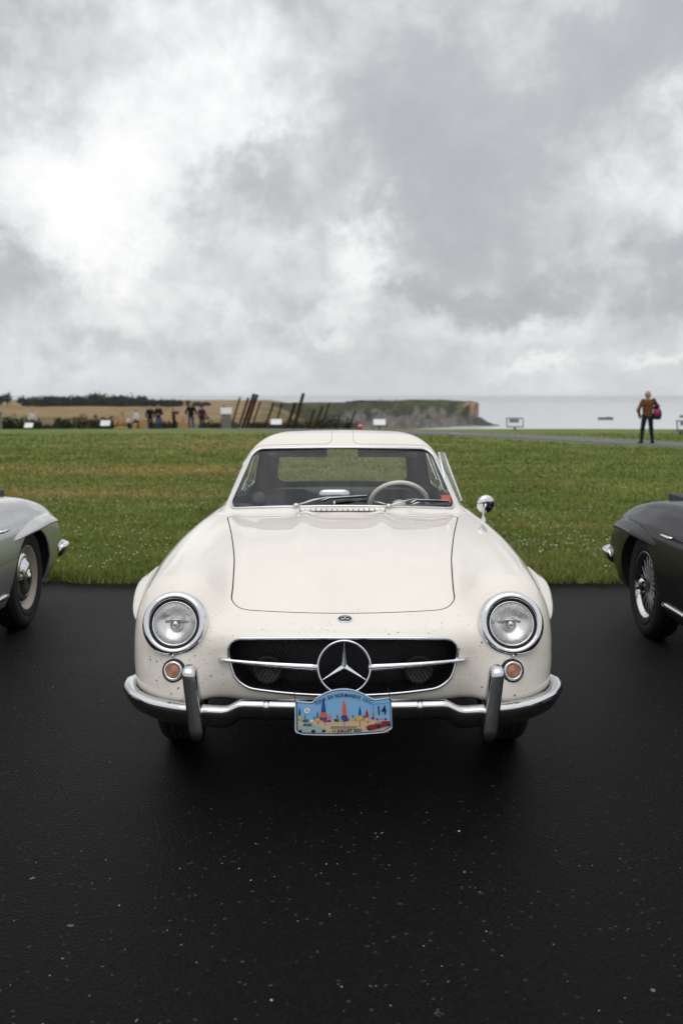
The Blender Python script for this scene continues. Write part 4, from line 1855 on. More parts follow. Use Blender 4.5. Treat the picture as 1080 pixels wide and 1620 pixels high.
def build_ground():
    # tarmac
    xs = np.linspace(-45, 45, 61)
    ys = np.concatenate([np.linspace(-40, 7.0, 30), np.linspace(7.3, 8.6, 4)])
    X, Y = np.meshgrid(xs, ys)
    o = grid_mesh('parking_tarmac', X, Y, np.zeros_like(X), mat_asphalt())
    tag(o, kind='structure')
    # lawn with its cliff edge
    xs = np.concatenate([np.linspace(-90, -16, 38), np.linspace(-15.6, 15.6, 157), np.linspace(16, 70, 28)])
    v = np.concatenate([np.linspace(0, 0.02, 3), np.linspace(0.04, 0.5, 70), np.linspace(0.51, 1.0, 60)])
    X, W = np.meshgrid(xs, v)
    y0 = lawn_front(X)
    y1 = edge_y(X)
    Y = y0 + (y1 - y0) * W
    Z = ground_z(X, Y) + 0.022
    Z[0] = -0.02
    # slope down to the beach
    rows = [(X[-1], y1[-1], Z[-1])]
    ex = []
    for k, (dy, dz) in enumerate(((0.8, -0.8), (2.0, -4), (5, -14), (9, -27), (16, -40.5))):
        ex.append((X[-1], Y[-1] + dy + RNG.normal(0, 0.3, X.shape[1]), Z[-1] + dz))
    X = np.vstack([X] + [e[0] for e in ex])
    Y = np.vstack([Y] + [e[1] for e in ex])
    Z = np.vstack([Z] + [e[2] for e in ex])
    o = grid_mesh('lawn', X, Y, Z, mat_lawn())
    tag(o, kind='structure')
    # footpath
    path = np.array([(26, 17, 0), (18, 24.5, 0), (12.5, 29.3, 0), (10.4, 31.6, 0), (8.8, 34.4, 0), (6.8, 37.8, 0), (4.0, 41.0, 0), (0, 44.2, 0), (-4.5, 47.5, 0), (-8.5, 53, 0), (-11.5, 61, 0), (-14, 70, 0), (-18, 84, 0)], float)
    pp = resample(path, 150, closed=False)
    for _ in range(6):
        pp[1:-1] = 0.25 * pp[:-2] + 0.5 * pp[1:-1] + 0.25 * pp[2:]
    t = np.gradient(pp, axis=0)
    n = np.stack([-t[:, 1], t[:, 0]], 1)
    n /= np.linalg.norm(n, axis=1, keepdims=True)
    off = np.array([-1.25, -1.2, -0.6, 0, 0.6, 1.2, 1.25])
    X = pp[:, 0:1] + n[:, 0:1] * off[None]
    Y = pp[:, 1:2] + n[:, 1:2] * off[None]
    Z = ground_z(X, Y) + 0.06
    Z[:, 0] -= 0.08
    Z[:, -1] -= 0.08
    o = grid_mesh('footpath', X, Y, Z, simple('path_tarmac', (0.115, 0.115, 0.12), 0.8, var=0.25, vscale=2.0, bump=0.3))
    tag(o, kind='structure')
    # sea
    rr = np.concatenate([np.linspace(20, 300, 12), np.geomspace(320, 19000, 60)])
    th = np.linspace(-math.pi / 2, math.pi / 2, 61)
    TH, RR = np.meshgrid(th, rr)
    m, nt, b = new_mat('sea_water')
    b.inputs['Base Color'].default_value = (0.56, 0.58, 0.59, 1)
    b.inputs['Roughness'].default_value = 0.25
    b.inputs['IOR'].default_value = 1.33
    ge = nt.nodes.new('ShaderNodeNewGeometry')
    mp = nt.nodes.new('ShaderNodeMapping')
    mp.inputs['Scale'].default_value = (0.02, 0.06, 1)
    lk(nt, ge.outputs['Position'], mp.inputs['Vector'])
    nn = nt.nodes.new('ShaderNodeTexNoise')
    nn.inputs['Scale'].default_value = 1.0
    nn.inputs['Detail'].default_value = 8
    lk(nt, mp.outputs[0], nn.inputs['Vector'])
    bp = nt.nodes.new('ShaderNodeBump')
    bp.inputs['Strength'].default_value = 0.05
    bp.inputs['Distance'].default_value = 1.0
    lk(nt, nn.outputs['Fac'], bp.inputs['Height'])
    lk(nt, bp.outputs[0], b.inputs['Normal'])
    o = grid_mesh('sea', RR * np.sin(TH), RR * np.cos(TH), np.full_like(RR, -40.0), m)
    tag(o, kind='structure')


def fnoise(x, y, seed=0, octs=4):
    """cheap smooth value noise"""
    r = np.random.default_rng(seed)
    g = r.random((256, 256))
    out = 0
    amp = 1.0
    tot = 0
    for k in range(octs):
        xi = np.floor(x).astype(int)
        yi = np.floor(y).astype(int)
        fx = x - xi
        fy = y - yi
        fx = fx * fx * (3 - 2 * fx)
        fy = fy * fy * (3 - 2 * fy)
        a = g[xi % 256, yi % 256]
        b = g[(xi + 1) % 256, yi % 256]
        c = g[xi % 256, (yi + 1) % 256]
        d = g[(xi + 1) % 256, (yi + 1) % 256]
        out = out + amp * ((a * (1 - fx) + b * fx) * (1 - fy) + (c * (1 - fx) + d * fx) * fy)
        tot += amp
        amp *= 0.5
        x = x * 2.03 + 17.1
        y = y * 2.03 + 5.7
    return out / tot - 0.5


def vcol_mat(name, rough=0.9, bscale=0.15, bdist=1.0):
    """colours of fields and rock held in the mesh, broken up by noise"""
    m, nt, b = new_mat(name)
    at = nt.nodes.new('ShaderNodeAttribute')
    at.attribute_name = 'soil'
    ge = nt.nodes.new('ShaderNodeNewGeometry')
    n = nt.nodes.new('ShaderNodeTexNoise')
    n.inputs['Scale'].default_value = bscale
    n.inputs['Detail'].default_value = 8
    n.inputs['Roughness'].default_value = 0.7
    lk(nt, ge.outputs['Position'], n.inputs['Vector'])
    mr = nt.nodes.new('ShaderNodeMapRange')
    mr.inputs['From Min'].default_value = 0.3
    mr.inputs['From Max'].default_value = 0.7
    mr.inputs['To Min'].default_value = 0.6
    mr.inputs['To Max'].default_value = 1.35
    lk(nt, n.outputs['Fac'], mr.inputs['Value'])
    sc = nt.nodes.new('ShaderNodeVectorMath')
    sc.operation = 'SCALE'
    lk(nt, at.outputs['Color'], sc.inputs[0])
    lk(nt, mr.outputs[0], sc.inputs['Scale'])
    lk(nt, sc.outputs[0], b.inputs['Base Color'])
    b.inputs['Roughness'].default_value = rough
    b.inputs['Specular IOR Level'].default_value = 0.1
    bp = nt.nodes.new('ShaderNodeBump')
    bp.inputs['Strength'].default_value = 0.8
    bp.inputs['Distance'].default_value = bdist
    lk(nt, n.outputs['Fac'], bp.inputs['Height'])
    lk(nt, bp.outputs[0], b.inputs['Normal'])
    return m


def set_vcol(o, C, name='soil'):
    a = o.data.color_attributes.new(name, 'FLOAT_COLOR', 'POINT')
    C4 = np.concatenate([C, np.ones((len(C), 1))], 1).astype(np.float32)
    a.data.foreach_set('color', C4.ravel())


def mixc(a, b, t):
    t = np.clip(t, 0, 1)[..., None]
    return np.array(a) * (1 - t) + np.array(b) * t


def build_far_land():
    land = vcol_mat('far_land', bscale=0.05, bdist=2.0)
    # rolling farmland to the left, from the valley up to the wooded skyline
    t = np.linspace(-0.62, 0.10, 150)           # X / Y
    D = np.concatenate([np.linspace(135, 460, 24), np.linspace(470, 1000, 70), np.linspace(1020, 2600, 16)])
    TT, DD = np.meshgrid(t, D)
    rise = np.interp(DD, [135, 300, 460, 620, 800, 940, 1300, 2600], [-9, -16, -15.5, -12.0, -8.8, -7.3, -6.5, -6.0])
    # the land falls away to the right, towards the bay
    fall = np.clip((TT - (-0.075)) / 0.07, 0, 1)
    Z = np.maximum(rise - 42 * fall ** 1.5, -42.0) + 1.2 * fnoise(TT * 40, DD * 0.01, 3)
    X = TT * DD
    o = grid_mesh('farmland', X, DD, Z, land)
    straw = (0.215, 0.150, 0.075)
    green = (0.085, 0.095, 0.030)
    dark = (0.030, 0.040, 0.020)
    olive = (0.115, 0.105, 0.040)
    px = 540 + 1575 * TT
    up = 640 + 6 * (fnoise(TT * 9, DD * 0 + 1.5, 4))
    # screen-independent field pattern: strips by distance and bearing
    C = np.tile(np.array(olive), (*X.shape, 1))
    n = fnoise(TT * 16, DD * 0.012, 8)
    C = mixc(olive, straw, (n * 5 + 0.25))
    C = np.where((DD > 640)[..., None], mixc(straw, (0.27, 0.19, 0.095), n * 3 + 0.5), C)
    C = np.where(((TT > -0.08) & (DD > 520))[..., None], mixc(olive, (0.20, 0.155, 0.07), n * 4 + 0.4), C)
    C = np.where((DD < 560)[..., None], mixc(green, olive, n * 4 + 0.4), C)
    C = np.where((TT > 0.0)[..., None], mixc(dark, green, n * 4 + 0.5), C)
    set_vcol(o, C.reshape(-1, 3))
    tag(o, kind='structure')
    # headland with its cliff
    u = np.linspace(0, 1, 220)
    w = np.concatenate([np.linspace(0, 0.85, 40), np.linspace(0.88, 1.2, 8)])
    U, Wv = np.meshgrid(u, w)
    # foot of the cliff: bearing from -0.06 to 0.150, top stands back from it
    bear = -0.07 + 0.207 * U
    Df = np.interp(U, [0, 0.35, 0.7, 0.92, 1.0], [1010, 1130, 1300, 1420, 1445])
    topz = np.interp(U, [0, 0.3, 0.55, 0.68, 0.8, 0.93, 0.965, 1.0], [-6.3, -5.6, -5.8, -3.2, -3.6, -5.2, -5.6, -7.5])
    topz = topz + 1.6 * fnoise(U * 26, U * 0 + 2.2, 5)
    prof = np.interp(Wv, [0, 0.12, 0.40, 0.62, 0.85, 1.2], [0, 0.10, 0.52, 0.82, 1.0, 1.02])
    steep = np.clip((U - 0.90) / 0.06, 0, 1)
    prof2 = np.interp(Wv, [0, 0.15, 0.25, 0.34, 0.85, 1.2], [0, 0.12, 0.55, 1.0, 1.0, 1.0])
    prof = prof * (1 - steep) + prof2 * steep
    gully = fnoise(U * 34, Wv * 3, 6)
    Z = -40.2 + (topz + 40.2) * np.clip(prof + 0.10 * gully * np.sin(np.pi * np.clip(Wv / 0.85, 0, 1)), 0, 1.03)
    Yd = Df + Wv * 95 + 22 * gully + 300 * np.clip(Wv - 0.85, 0, 1)
    X = bear * Yd
    endx = np.clip((U - 0.975) / 0.025, 0, 1)
    o = grid_mesh('headland', X, Yd, Z, land)
    veg = (0.060, 0.068, 0.028)
    veg2 = (0.034, 0.042, 0.020)
    rock = (0.165, 0.150, 0.135)
    rock2 = (0.115, 0.105, 0.095)
    ochre = (0.33, 0.20, 0.10)
    hz = (Z + 40) / 36
    n = fnoise(U * 30, Wv * 7, 9)
    C = mixc(veg2, veg, n * 5 + 0.6)
    rk = mixc(rock2, rock, fnoise(U * 90, Wv * 9, 10) * 4 + 0.5)
    k = np.clip((0.62 - hz) * 6 + n * 7, 0, 1) * np.clip((U - 0.28) / 0.12, 0, 1)
    C = C * (1 - k[..., None]) + rk * k[..., None]
    gr = (0.10, 0.10, 0.035)
    k2 = np.clip((hz - 0.955) * 40, 0, 1) * np.clip((0.62 - U) * 8, 0, 1)
    C = C * (1 - k2[..., None]) + np.array((0.19, 0.14, 0.06)) * k2[..., None]
    k3 = steep * np.clip((hz - 0.40) * 5, 0, 1) * np.clip((0.97 - hz) * 20, 0, 1) * np.clip(0.7 + n * 4, 0, 1)
    C = C * (1 - k3[..., None]) + np.array(ochre) * k3[..., None]
    set_vcol(o, C.reshape(-1, 3))
    tag(o, kind='structure')
    # rocks running out into the sea below the point
    mb = MB()
    r = np.random.default_rng(3)
    for k in range(40):
        q = k / 40
        Y = 1452 + r.normal(0, 6)
        X = 0.1365 * Y + q * 26 + r.normal(0, 1.5)
        h = (1 - q) ** 1.6 * 11 + 1.2
        ww = 5 + 5 * (1 - q)
        pts = []
        ring = []
        for j, (hh, sc) in enumerate(((-1, 1.15), (h * 0.45, 0.8), (h * 0.85, 0.45), (h, 0.12))):
            ring.append([Vector((X + ww * sc * math.cos(a) * (1 + r.normal(0, 0.12)), Y + ww * sc * math.sin(a), -40 + hh * (1 + r.normal(0, 0.06)))) for a in np.linspace(0, 2 * math.pi, 8, endpoint=False)])
        mb.loft(ring)
    o = mb.build('rocky_shore', simple('shore_rock', (0.06, 0.062, 0.045), 0.9, var=0.4, vscale=0.3), smooth=False)
    tag(o, kind='structure')


def leaf_cloud(n, centre, rad, size, r, squash=0.0, shell=0.35):
    """small leaf-sized triangles spread through an uneven volume"""
    d = r.normal(size=(n, 3))
    d /= np.linalg.norm(d, axis=1, keepdims=True)
    lump = 1 + 0.28 * np.sin(d[:, 0] * 5 + centre[0]) * np.sin(d[:, 1] * 4.3 + 1) + 0.22 * np.sin(d[:, 2] * 7 + centre[1] + d[:, 0] * 6)
    q = (shell + (1 - shell) * r.random(n) ** 0.6) * lump
    c = np.array(centre) + d * q[:, None] * np.array(rad)
    a = r.normal(size=(n, 3))
    b = r.normal(size=(n, 3))
    s = size * (0.6 + 0.8 * r.random((n, 1)))
    V = np.stack([c + a * s * 0.5, c + b * s * 0.5, c - (a + b) * s * 0.4], 1).reshape(-1, 3)
    return V


def build_woods():
    r = np.random.default_rng(11)
    Vs = []
    # hedgerow wood on the skyline, one dark mass
    for k in range(230):
        px = r.uniform(44, 330)
        if px > 240 and r.random() < 0.35:
            continue
        D = r.uniform(930, 1010)
        h = (8.5 if px < 235 else 5.5) * r.uniform(0.65, 1.15) + (2.5 if 140 < px < 170 else 0)
        if px > 300:
            h *= 0.5
        X = (px - 540) / 1575 * D
        w = r.uniform(3.0, 6.5)
        Vs.append(leaf_cloud(90, (X, D, -7.2 + h * 0.45), (w, w, h * 0.60), 1.6, r))
    for k in range(60):
        px = r.uniform(555, 700)
        u = (px / 1575 - 540 / 1575 + 0.07) / 0.207
        D = float(np.interp(u, [0, 0.35, 0.7, 0.92, 1.0], [1010, 1130, 1300, 1420, 1445])) + 95
        X = (px - 540) / 1575 * D
        Vs.append(leaf_cloud(50, (X, D, -4.6 + r.normal(0, 0.4)), (5, 4, 1.6), 1.2, r))
    V = np.concatenate(Vs)
    m = simple('far_foliage', (0.026, 0.034, 0.024), 0.9, var=0.45, vscale=0.15, spec=0.1)
    o = mesh_obj('distant_wood', V, np.arange(len(V)).reshape(-1, 3), m, None, False)
    tag(o, 'dark line of trees along the skyline behind the tan field', 'wood', kind='stuff')
    # three trees standing clear at the left
    bark = simple('far_bark', (0.03, 0.025, 0.02), 0.9)
    for (px, h, w, lab) in ((3, 10.5, 4.6, 'dark round tree on the skyline at the left edge of the photo'), (15, 12.5, 5.0, 'tallest dark skyline tree, second from the left edge of the photo'),
                            (38, 9.0, 4.2, 'small dark skyline tree beside the left end of the wood')):
        D = 960.0
        X = (px - 540) / 1575 * D
        t = empty('skyline_tree', (X, D, -7.6))
        V = leaf_cloud(420, (0, 0, h * 0.62), (w, w, h * 0.36), 1.1, r)
        mesh_obj('crown', V, np.arange(len(V)).reshape(-1, 3), m, t, False)
        mb = MB()
        mb.tube([(0, 0, -0.5), (0.1, 0, h * 0.3), (0, 0.2, h * 0.7)], [0.5, 0.35, 0.1], 7)
        mb.tube([(0.1, 0, h * 0.3), (1.6, 0.4, h * 0.6)], [0.25, 0.08], 5)
        mb.tube([(0.1, 0, h * 0.33), (-1.5, 0.2, h * 0.62)], [0.25, 0.08], 5)
        mb.build('trunk', bark, t)
        tag(t, lab, 'tree', 'trees on the skyline')


build_ground()
build_far_land()
build_woods()


# ------------------------------------------------------------------ grass
def build_grass():
    r = np.random.default_rng(5)
    Vs, Cs = [], []
    for (y0, y1, dens, hgt, wid) in ((7.93, 9.2, 3800, 0.048, 0.0045), (9.2, 11.5, 2400, 0.046, 0.006), (11.5, 15, 1100, 0.045, 0.009), (15, 20, 480, 0.045, 0.013), (20, 30, 160, 0.05, 0.024), (30, 41, 50, 0.05, 0.04)):
        n = int(dens * (y1 - y0) * (0.88 * (y0 + y1) / 2 + 5.0))
        Y = r.uniform(y0, y1, n)
        hw = Y * 0.44 + 2.5
        X = r.uniform(-1, 1, n) * hw
        # keep the path free
        ok = np.ones(n, bool)
        if y1 > 28:
            px = np.interp(Y, [24.5, 29.3, 31.6, 34.4, 37.8, 41.0], [18, 12.5, 10.4, 8.8, 6.8, 4.0])
            ok &= np.abs(X - px) > 2.6
        if y0 < 8.0:
            ok &= Y > lawn_front(X) - 0.05 * r.random(n)
        clump = 0.55 + 0.9 * np.clip(fnoise(X * 1.7 + 40, Y * 1.7, 21) + 0.5, 0, 1) + 0.5 * fnoise(X * 6 + 9, Y * 6, 22)
        if y0 < 9:
            clump *= 1 + 0.5 * np.exp(-(Y - 7.95) / 0.22)
        X, Y, clump = X[ok], Y[ok], clump[ok]
        n = len(X)
        h = hgt * clump * r.uniform(0.5, 1.25, n)
        a = r.uniform(0, 2 * math.pi, n)
        lean = r.uniform(0.1, 0.9, n) * h
        la = r.uniform(0, 2 * math.pi, n)
        z = ground_z(X, Y) + 0.018
        wd = wid * r.uniform(0.6, 1.3, n)
        p0 = np.stack([X - np.cos(a) * wd, Y - np.sin(a) * wd, z], 1)
        p1 = np.stack([X + np.cos(a) * wd, Y + np.sin(a) * wd, z], 1)
        p2 = np.stack([X + np.cos(la) * lean, Y + np.sin(la) * lean, z + h], 1)
        Vs.append(np.stack([p0, p1, p2], 1).reshape(-1, 3))
        v = r.uniform(0.80, 1.25, n)
        warm = r.uniform(0.85, 1.25, n)
        c = np.stack([v * warm, v, v * 0.9], 1)
        dry = r.random(n) < 0.04
        c[dry] = np.array((1.9, 1.4, 1.5))
        Cs.append(np.repeat(c, 3, axis=0))
    V = np.concatenate(Vs)
    C = np.concatenate(Cs)
    me = bpy.data.meshes.new('grass')
    n = len(V)
    me.vertices.add(n)
    me.vertices.foreach_set('co', V.ravel())
    me.loops.add(n)
    me.loops.foreach_set('vertex_index', np.arange(n, dtype=np.int32))
    me.polygons.add(n // 3)
    me.polygons.foreach_set('loop_start', np.arange(0, n, 3, dtype=np.int32))
    me.update()
    me.validate()
    o = bpy.data.objects.new('grass', me)
    COL.objects.link(o)
    set_vcol(o, C, 'tint')
    me.materials.append(mat_blades())
    tag(o, 'short rough grass covering the lawn behind the cars', 'grass', kind='stuff')
    # clover heads
    n = 2600
    Y = 8.3 + 12 * r.random(n) ** 1.3
    X = r.uniform(-1, 1, n) * (Y * 0.37 + 0.8)
    ok = fnoise(X * 0.6 + 3, Y * 0.9, 31) + 0.5 * fnoise(X * 2 + 3, Y * 2, 32) > 0.02
    X, Y = X[ok], Y[ok]
    vs, fs = [], []
    for x, y in zip(X, Y):
        s = r.uniform(0.005, 0.010)
        z = float(ground_z(x, y)) + r.uniform(0.045, 0.085)
        k = len(vs)
        vs += [(x + s, y, z), (x - s, y, z), (x, y + s, z), (x, y - s, z), (x, y, z + s * 0.8), (x, y, z - s)]
        fs += [(k, k + 2, k + 4), (k + 2, k + 1, k + 4), (k + 1, k + 3, k + 4), (k + 3, k, k + 4), (k + 2, k, k + 5), (k + 1, k + 2, k + 5), (k + 3, k + 1, k + 5), (k, k + 3, k + 5)]
    o = mesh_obj('clover_flowers', vs, fs, simple('clover', (0.62, 0.62, 0.52), 0.7), None, False)
    tag(o, 'tiny white clover flowers dotted through the grass', 'clover', kind='stuff')


build_grass()


def build_grit():
    """chips, straw and leaf scraps lying on the tarmac"""
    r = np.random.default_rng(17)
    for nm, n, smin_, smax_, col, lab in (('grit', 950, 0.0010, 0.0028, (0.42, 0.40, 0.36), 'pale grit scattered over the black tarmac'),
                                          ('leaf_litter', 260, 0.0025, 0.006, (0.13, 0.10, 0.06), 'brown scraps of leaf scattered over the black tarmac')):
        mb = MB()
        for k in range(n):
            Y = 1.2 + 6.7 * r.random() ** 1.2
            if nm == 'leaf_litter' and k % 3 == 0:
                Y = 7.95 - 0.35 * r.random() ** 2
            X = r.uniform(-1, 1) * (Y * 0.42 + 0.5)
            s = smin_ + (smax_ - smin_) * r.random() ** 3
            if k % 37 == 0:
                s *= 1.7
            a0 = r.uniform(0, 6.28)
            el = r.uniform(1.0, 2.6 if nm == 'leaf_litter' else 1.4)
            pts = []
            for j in range(5):
                a = j * 2 * math.pi / 5
                x, y = s * el * math.cos(a) * r.uniform(0.7, 1.2), s * math.sin(a) * r.uniform(0.7, 1.2)
                pts.append((X + x * math.cos(a0) - y * math.sin(a0), Y + x * math.sin(a0) + y * math.cos(a0)))
            h = s * (0.9 if nm == 'grit' else 0.25)
            v = [Vector((p[0], p[1], 0.0005)) for p in pts] + [Vector((X, Y, 0.0005 + h))]
            mb.add(v, [(j, (j + 1) % 5, 5) for j in range(5)])
        o = mb.build(nm, simple(nm, col, 0.8, var=0.4, vscale=3), smooth=False)
        tag(o, lab, 'litter' if nm == 'leaf_litter' else 'grit', kind='stuff')


build_grit()


# ------------------------------------------------------------------ the two neighbouring cars
M['spoke'] = simple('spoke_metal', (0.62, 0.62, 0.62), 0.35, metal=0.4)
M['tan_rim'] = simple('tan_rim_paint', (0.42, 0.36, 0.29), 0.4, coat=0.4)
M['silver_hub'] = chrome('hub_chrome', (0.75, 0.75, 0.76), 0.08, 0.5)
SKIP = ('wheel', 'wing_mirror', 'vent_window', 'windscreen_sticker', 'window_catch', 'window_hinge')


def neighbour(paint_mat, loc, label, wire, rim):
    c = copy_tree(white, None, {M['cream']: paint_mat}, SKIP)
    c.location = loc
    tag(c, label, 'car')
    for a in (AX_F, AX_R):
        for sx in (-1, 1):
            make_wheel(c, (sx * 0.742, a, WHEEL_R - 0.005), sx, wire, rim)
    return c


neighbour(M['silver'], (-2.90, 3.34, 0), 'silver classic car cut off by the left edge, hubcaps on its wheels', False, M['tan_rim'])
neighbour(M['navy'], (2.745, 3.08, 0), 'black classic car cut off by the right edge, wire-spoked wheels', True, None)


# ------------------------------------------------------------------ rally plate
def text_polys(body, size, bold=0.0):
    cu = bpy.data.curves.new('lettering', 'FONT')
    cu.body = body
    cu.size = size
    cu.offset = bold
    cu.align_x = 'CENTER'
    cu.align_y = 'CENTER'
    cu.fill_mode = 'FRONT'
    ob = bpy.data.objects.new('lettering', cu)
    COL.objects.link(ob)
    dg = bpy.context.evaluated_depsgraph_get()
    me = bpy.data.meshes.new_from_object(ob.evaluated_get(dg))
    V = [tuple(v.co) for v in me.vertices]
    F = [tuple(p.vertices) for p in me.polygons]
    bpy.data.objects.remove(ob)
    bpy.data.curves.remove(cu)
    bpy.data.meshes.remove(me)
    return V, F


def build_plate():
    K = 3.90e-4
    root = empty('rally_plate', (0.008, CAR_Y - 0.168, 0.408))
    root.rotation_euler = (R(-7), R(-0.6), 0)
    tag(root, 'blue and white rally plate with beach parasols tied to the white car\'s bumper', 'plate')

    def loc(x, y, d=0.0):
        u = (x - 536) * K
        v = (320 - y) * K
        return Vector((u, -d, v))

    def outline(ins):
        pts = [(92 + ins, 225 + ins), (100 + ins, 214 + ins)]
        pts += [(235 + ins * 0.3, 226 + ins), (258 + ins * 0.4, 218 + ins)]
        for t in np.linspace(0.04, 0.96, 19):
            x = 262 + t * (800 - 262)
            y = 205 - 100 * (1 - ((t - 0.5) / 0.5) ** 2)
            pts.append((x, y + ins))
        pts += [(818 - ins * 0.4, 206 + ins), (840, 205 + ins), (962 - ins, 188 + ins), (972 - ins, 196 + ins)]
        pts += [(978 - ins, 455 - ins), (968 - ins, 478 - ins), (945 - ins, 490 - ins)]
        for x in np.linspace(900, 160, 12):
            pts.append((x, 531 - 0.000105 * (x - 520) ** 2 - (x - 520) * 0.014 - ins))
        pts += [(118 + ins, 510 - ins), (98 + ins, 500 - ins), (90 + ins, 478 - ins)]
        return pts

    def flat(name, polys, mat, layer, parent):
        mb = MB()
        for P in polys:
            tess = tessellate_polygon([[Vector((x, y, 0)) for x, y in P]])
            mb.add([loc(x, y, layer) for x, y in P], [tuple(t_) for t_ in tess])
        # triangulated later; faces are flat print
        o = mesh_obj(name, mb.v, mb.f, mat, parent, False)
        return o

    col = lambda n, c: simple('print_' + n, c, 0.35, coat=0.3)
    cw, cb, ck = col('white', (0.78, 0.80, 0.82)), col('border_blue', (0.03, 0.16, 0.34)), col('black', (0.008, 0.008, 0.02))
    csky, csand = col('sky', (0.20, 0.44, 0.72)), col('sand', (0.58, 0.43, 0.27))
    cor, cbl, cye, cre, cgr, cpk = col('orange', (0.75, 0.10, 0.02)), col('blue', (0.01, 0.06, 0.28)), col('yellow', (0.75, 0.38, 0.01)), col('red', (0.45, 0.01, 0.02)), col('green', (0.01, 0.16, 0.08)), col('coral', (0.70, 0.16, 0.10))
    cteal, cmar, cgl = col('pale_car', (0.30, 0.42, 0.42)), col('maroon_car', (0.22, 0.015, 0.02)), col('car_glass', (0.05, 0.10, 0.10))
    # sheet metal
    o1 = outline(0)
    mb = MB()
    n = len(o1)
    f3 = [loc(x, y, 0) for x, y in o1]
    b3 = [loc(x, y, -0.002) for x, y in o1]
    mb.add(f3 + b3, [tuple(t_) for t_ in tessellate_polygon([[Vector((x, y, 0)) for x, y in o1]])] + [(n + t_[0], n + t_[2], n + t_[1]) for t_ in tessellate_polygon([[Vector((x, y, 0)) for x, y in o1]])] + [(i, n + i, n + (i + 1) % n, (i + 1) % n) for i in range(n)])
    board = mesh_obj('board', mb.v, mb.f, cw, root, False)
    flat('border', [outline(9)], cb, 0.0007, board)
    flat('picture_sky', [outline(19)], csky, 0.0014, board)
    sand = [(x, max(y, 395)) for x, y in outline(22) if y > 330]
    sand = [(118, 398)] + [(300, 392), (520, 388), (760, 390), (950, 396)] + [p for p in outline(22) if p[1] > 440]
    flat('picture_sand', [sand], csand, 0.0021, board)

    def ell(x, y, rx, ry, n=14):
        return [(x + rx * math.cos(t), y + ry * math.sin(t)) for t in np.linspace(0, 2 * math.pi, n, endpoint=False)]

    # parasols, furled
    big = [(540, 210, 345, 22, cor), (352, 200, 330, 22, cbl), (682, 266, 352, 13, cbl), (746, 292, 370, 16, cre), (135, 268, 345, 11, cbl), (296, 305, 368, 10, cgr),
           (408, 330, 385, 14, cpk), (478, 332, 375, 9, cre), (800, 305, 362, 10, cpk), (618, 335, 372, 8, cgr), (268, 345, 380, 7, cbl), (575, 350, 384, 8, cpk), (720, 340, 372, 8, cbl), (182, 330, 376, 6, cgr)]
    for mat in (cor, cbl, cre, cgr, cpk):
        for (x, y0, y1, w, m_) in big:
            if m_ is mat:
                flat('parasol_top', [[(x - w * 0.25, y0 + 12), (x, y0), (x + w * 0.3, y0 + 14), (x + w * 0.8, (y0 + y1) / 2), (x + w, y1), (x - w, y1), (x - w * 0.75, (y0 + y1) / 2)]], mat, 0.0028, board)
    bunch = [(540, 368, 30, 24, cbl), (545, 392, 34, 14, cbl), (352, 344, 34, 26, cor), (350, 372, 36, 22, cbl), (678, 374, 24, 24, cye), (752, 388, 18, 16, cye), (300, 388, 20, 18, cye), (138, 366, 16, 20, cye),
             (480, 394, 14, 16, cgr), (404, 398, 18, 10, cbl), (800, 378, 14, 12, cbl), (612, 384, 12, 14, cye), (458, 392, 10, 14, ck), (574, 388, 12, 12, cre), (368, 398, 22, 10, cre), (712, 386, 12, 10, cpk), (840, 388, 12, 10, cre),
             (876, 384, 10, 10, cor), (915, 386, 12, 10, cbl), (640, 392, 10, 9, cor), (244, 396, 14, 9, cw), (172, 394, 8, 10, ck), (520, 396, 8, 8, cpk)]
    for mat in (cbl, cor, cye, cgr, cre, cpk, ck, cw):
        for (x, y, a, b, m_) in bunch:
            if m_ is mat:
                flat('parasol_skirt', [ell(x, y, a, b)], mat, 0.0035 + 0.00002 * (x % 17), board)
    poles = [[(x - 2, 400), (x + 2, 400), (x + 2, y), (x - 2, y)] for x, y in ((540, 446), (680, 460), (300, 436), (755, 430), (362, 440))]
    flat('parasol_poles', poles, ck, 0.0028, board)
    # the two little cars
    flat('pale_car_print', [[(122, 455), (140, 440), (160, 438), (176, 412), (236, 414), (262, 440), (330, 450), (372, 466), (374, 486), (350, 498), (150, 498), (122, 486)]], cteal, 0.0042, board)
    flat('pale_car_print', [[(160, 438), (178, 418), (204, 420), (200, 444)], [(208, 420), (234, 418), (254, 440), (206, 446)], [(160, 402), (176, 384), (210, 376), (218, 404), (190, 408)]], cgl, 0.0048, board)
    flat('pale_car_print', [ell(140, 488, 16, 15), ell(258, 490, 18, 16), ell(352, 488, 16, 13)], ck, 0.0052, board)
    flat('maroon_car_print', [[(736, 455), (760, 438), (812, 432), (840, 412), (900, 402), (955, 404), (958, 436), (940, 450), (860, 466), (800, 484), (745, 480)]], cmar, 0.0042, board)
    flat('maroon_car_print', [[(828, 430), (846, 408), (886, 404), (876, 424)]], col('windscreen', (0.20, 0.32, 0.26)), 0.0048, board)
    flat('maroon_car_print', [ell(770, 476, 14, 12), ell(852, 456, 15, 17), ell(945, 436, 12, 14)], ck, 0.0052, board)
    # roundel with the three-pointed star
    flat('roundel', [ell(203, 302, 25, 25, 24)], cw, 0.0042, board)
    st = []
    for k in range(3):
        a = -math.pi / 2 + k * 2 * math.pi / 3
        st.append([(203 + 19 * math.cos(a), 302 + 19 * math.sin(a)), (203 + 4 * math.cos(a + 1.05), 302 + 4 * math.sin(a + 1.05)), (203, 302), (203 + 4 * math.cos(a - 1.05), 302 + 4 * math.sin(a - 1.05))])
    flat('roundel', st, ck, 0.0048, board)
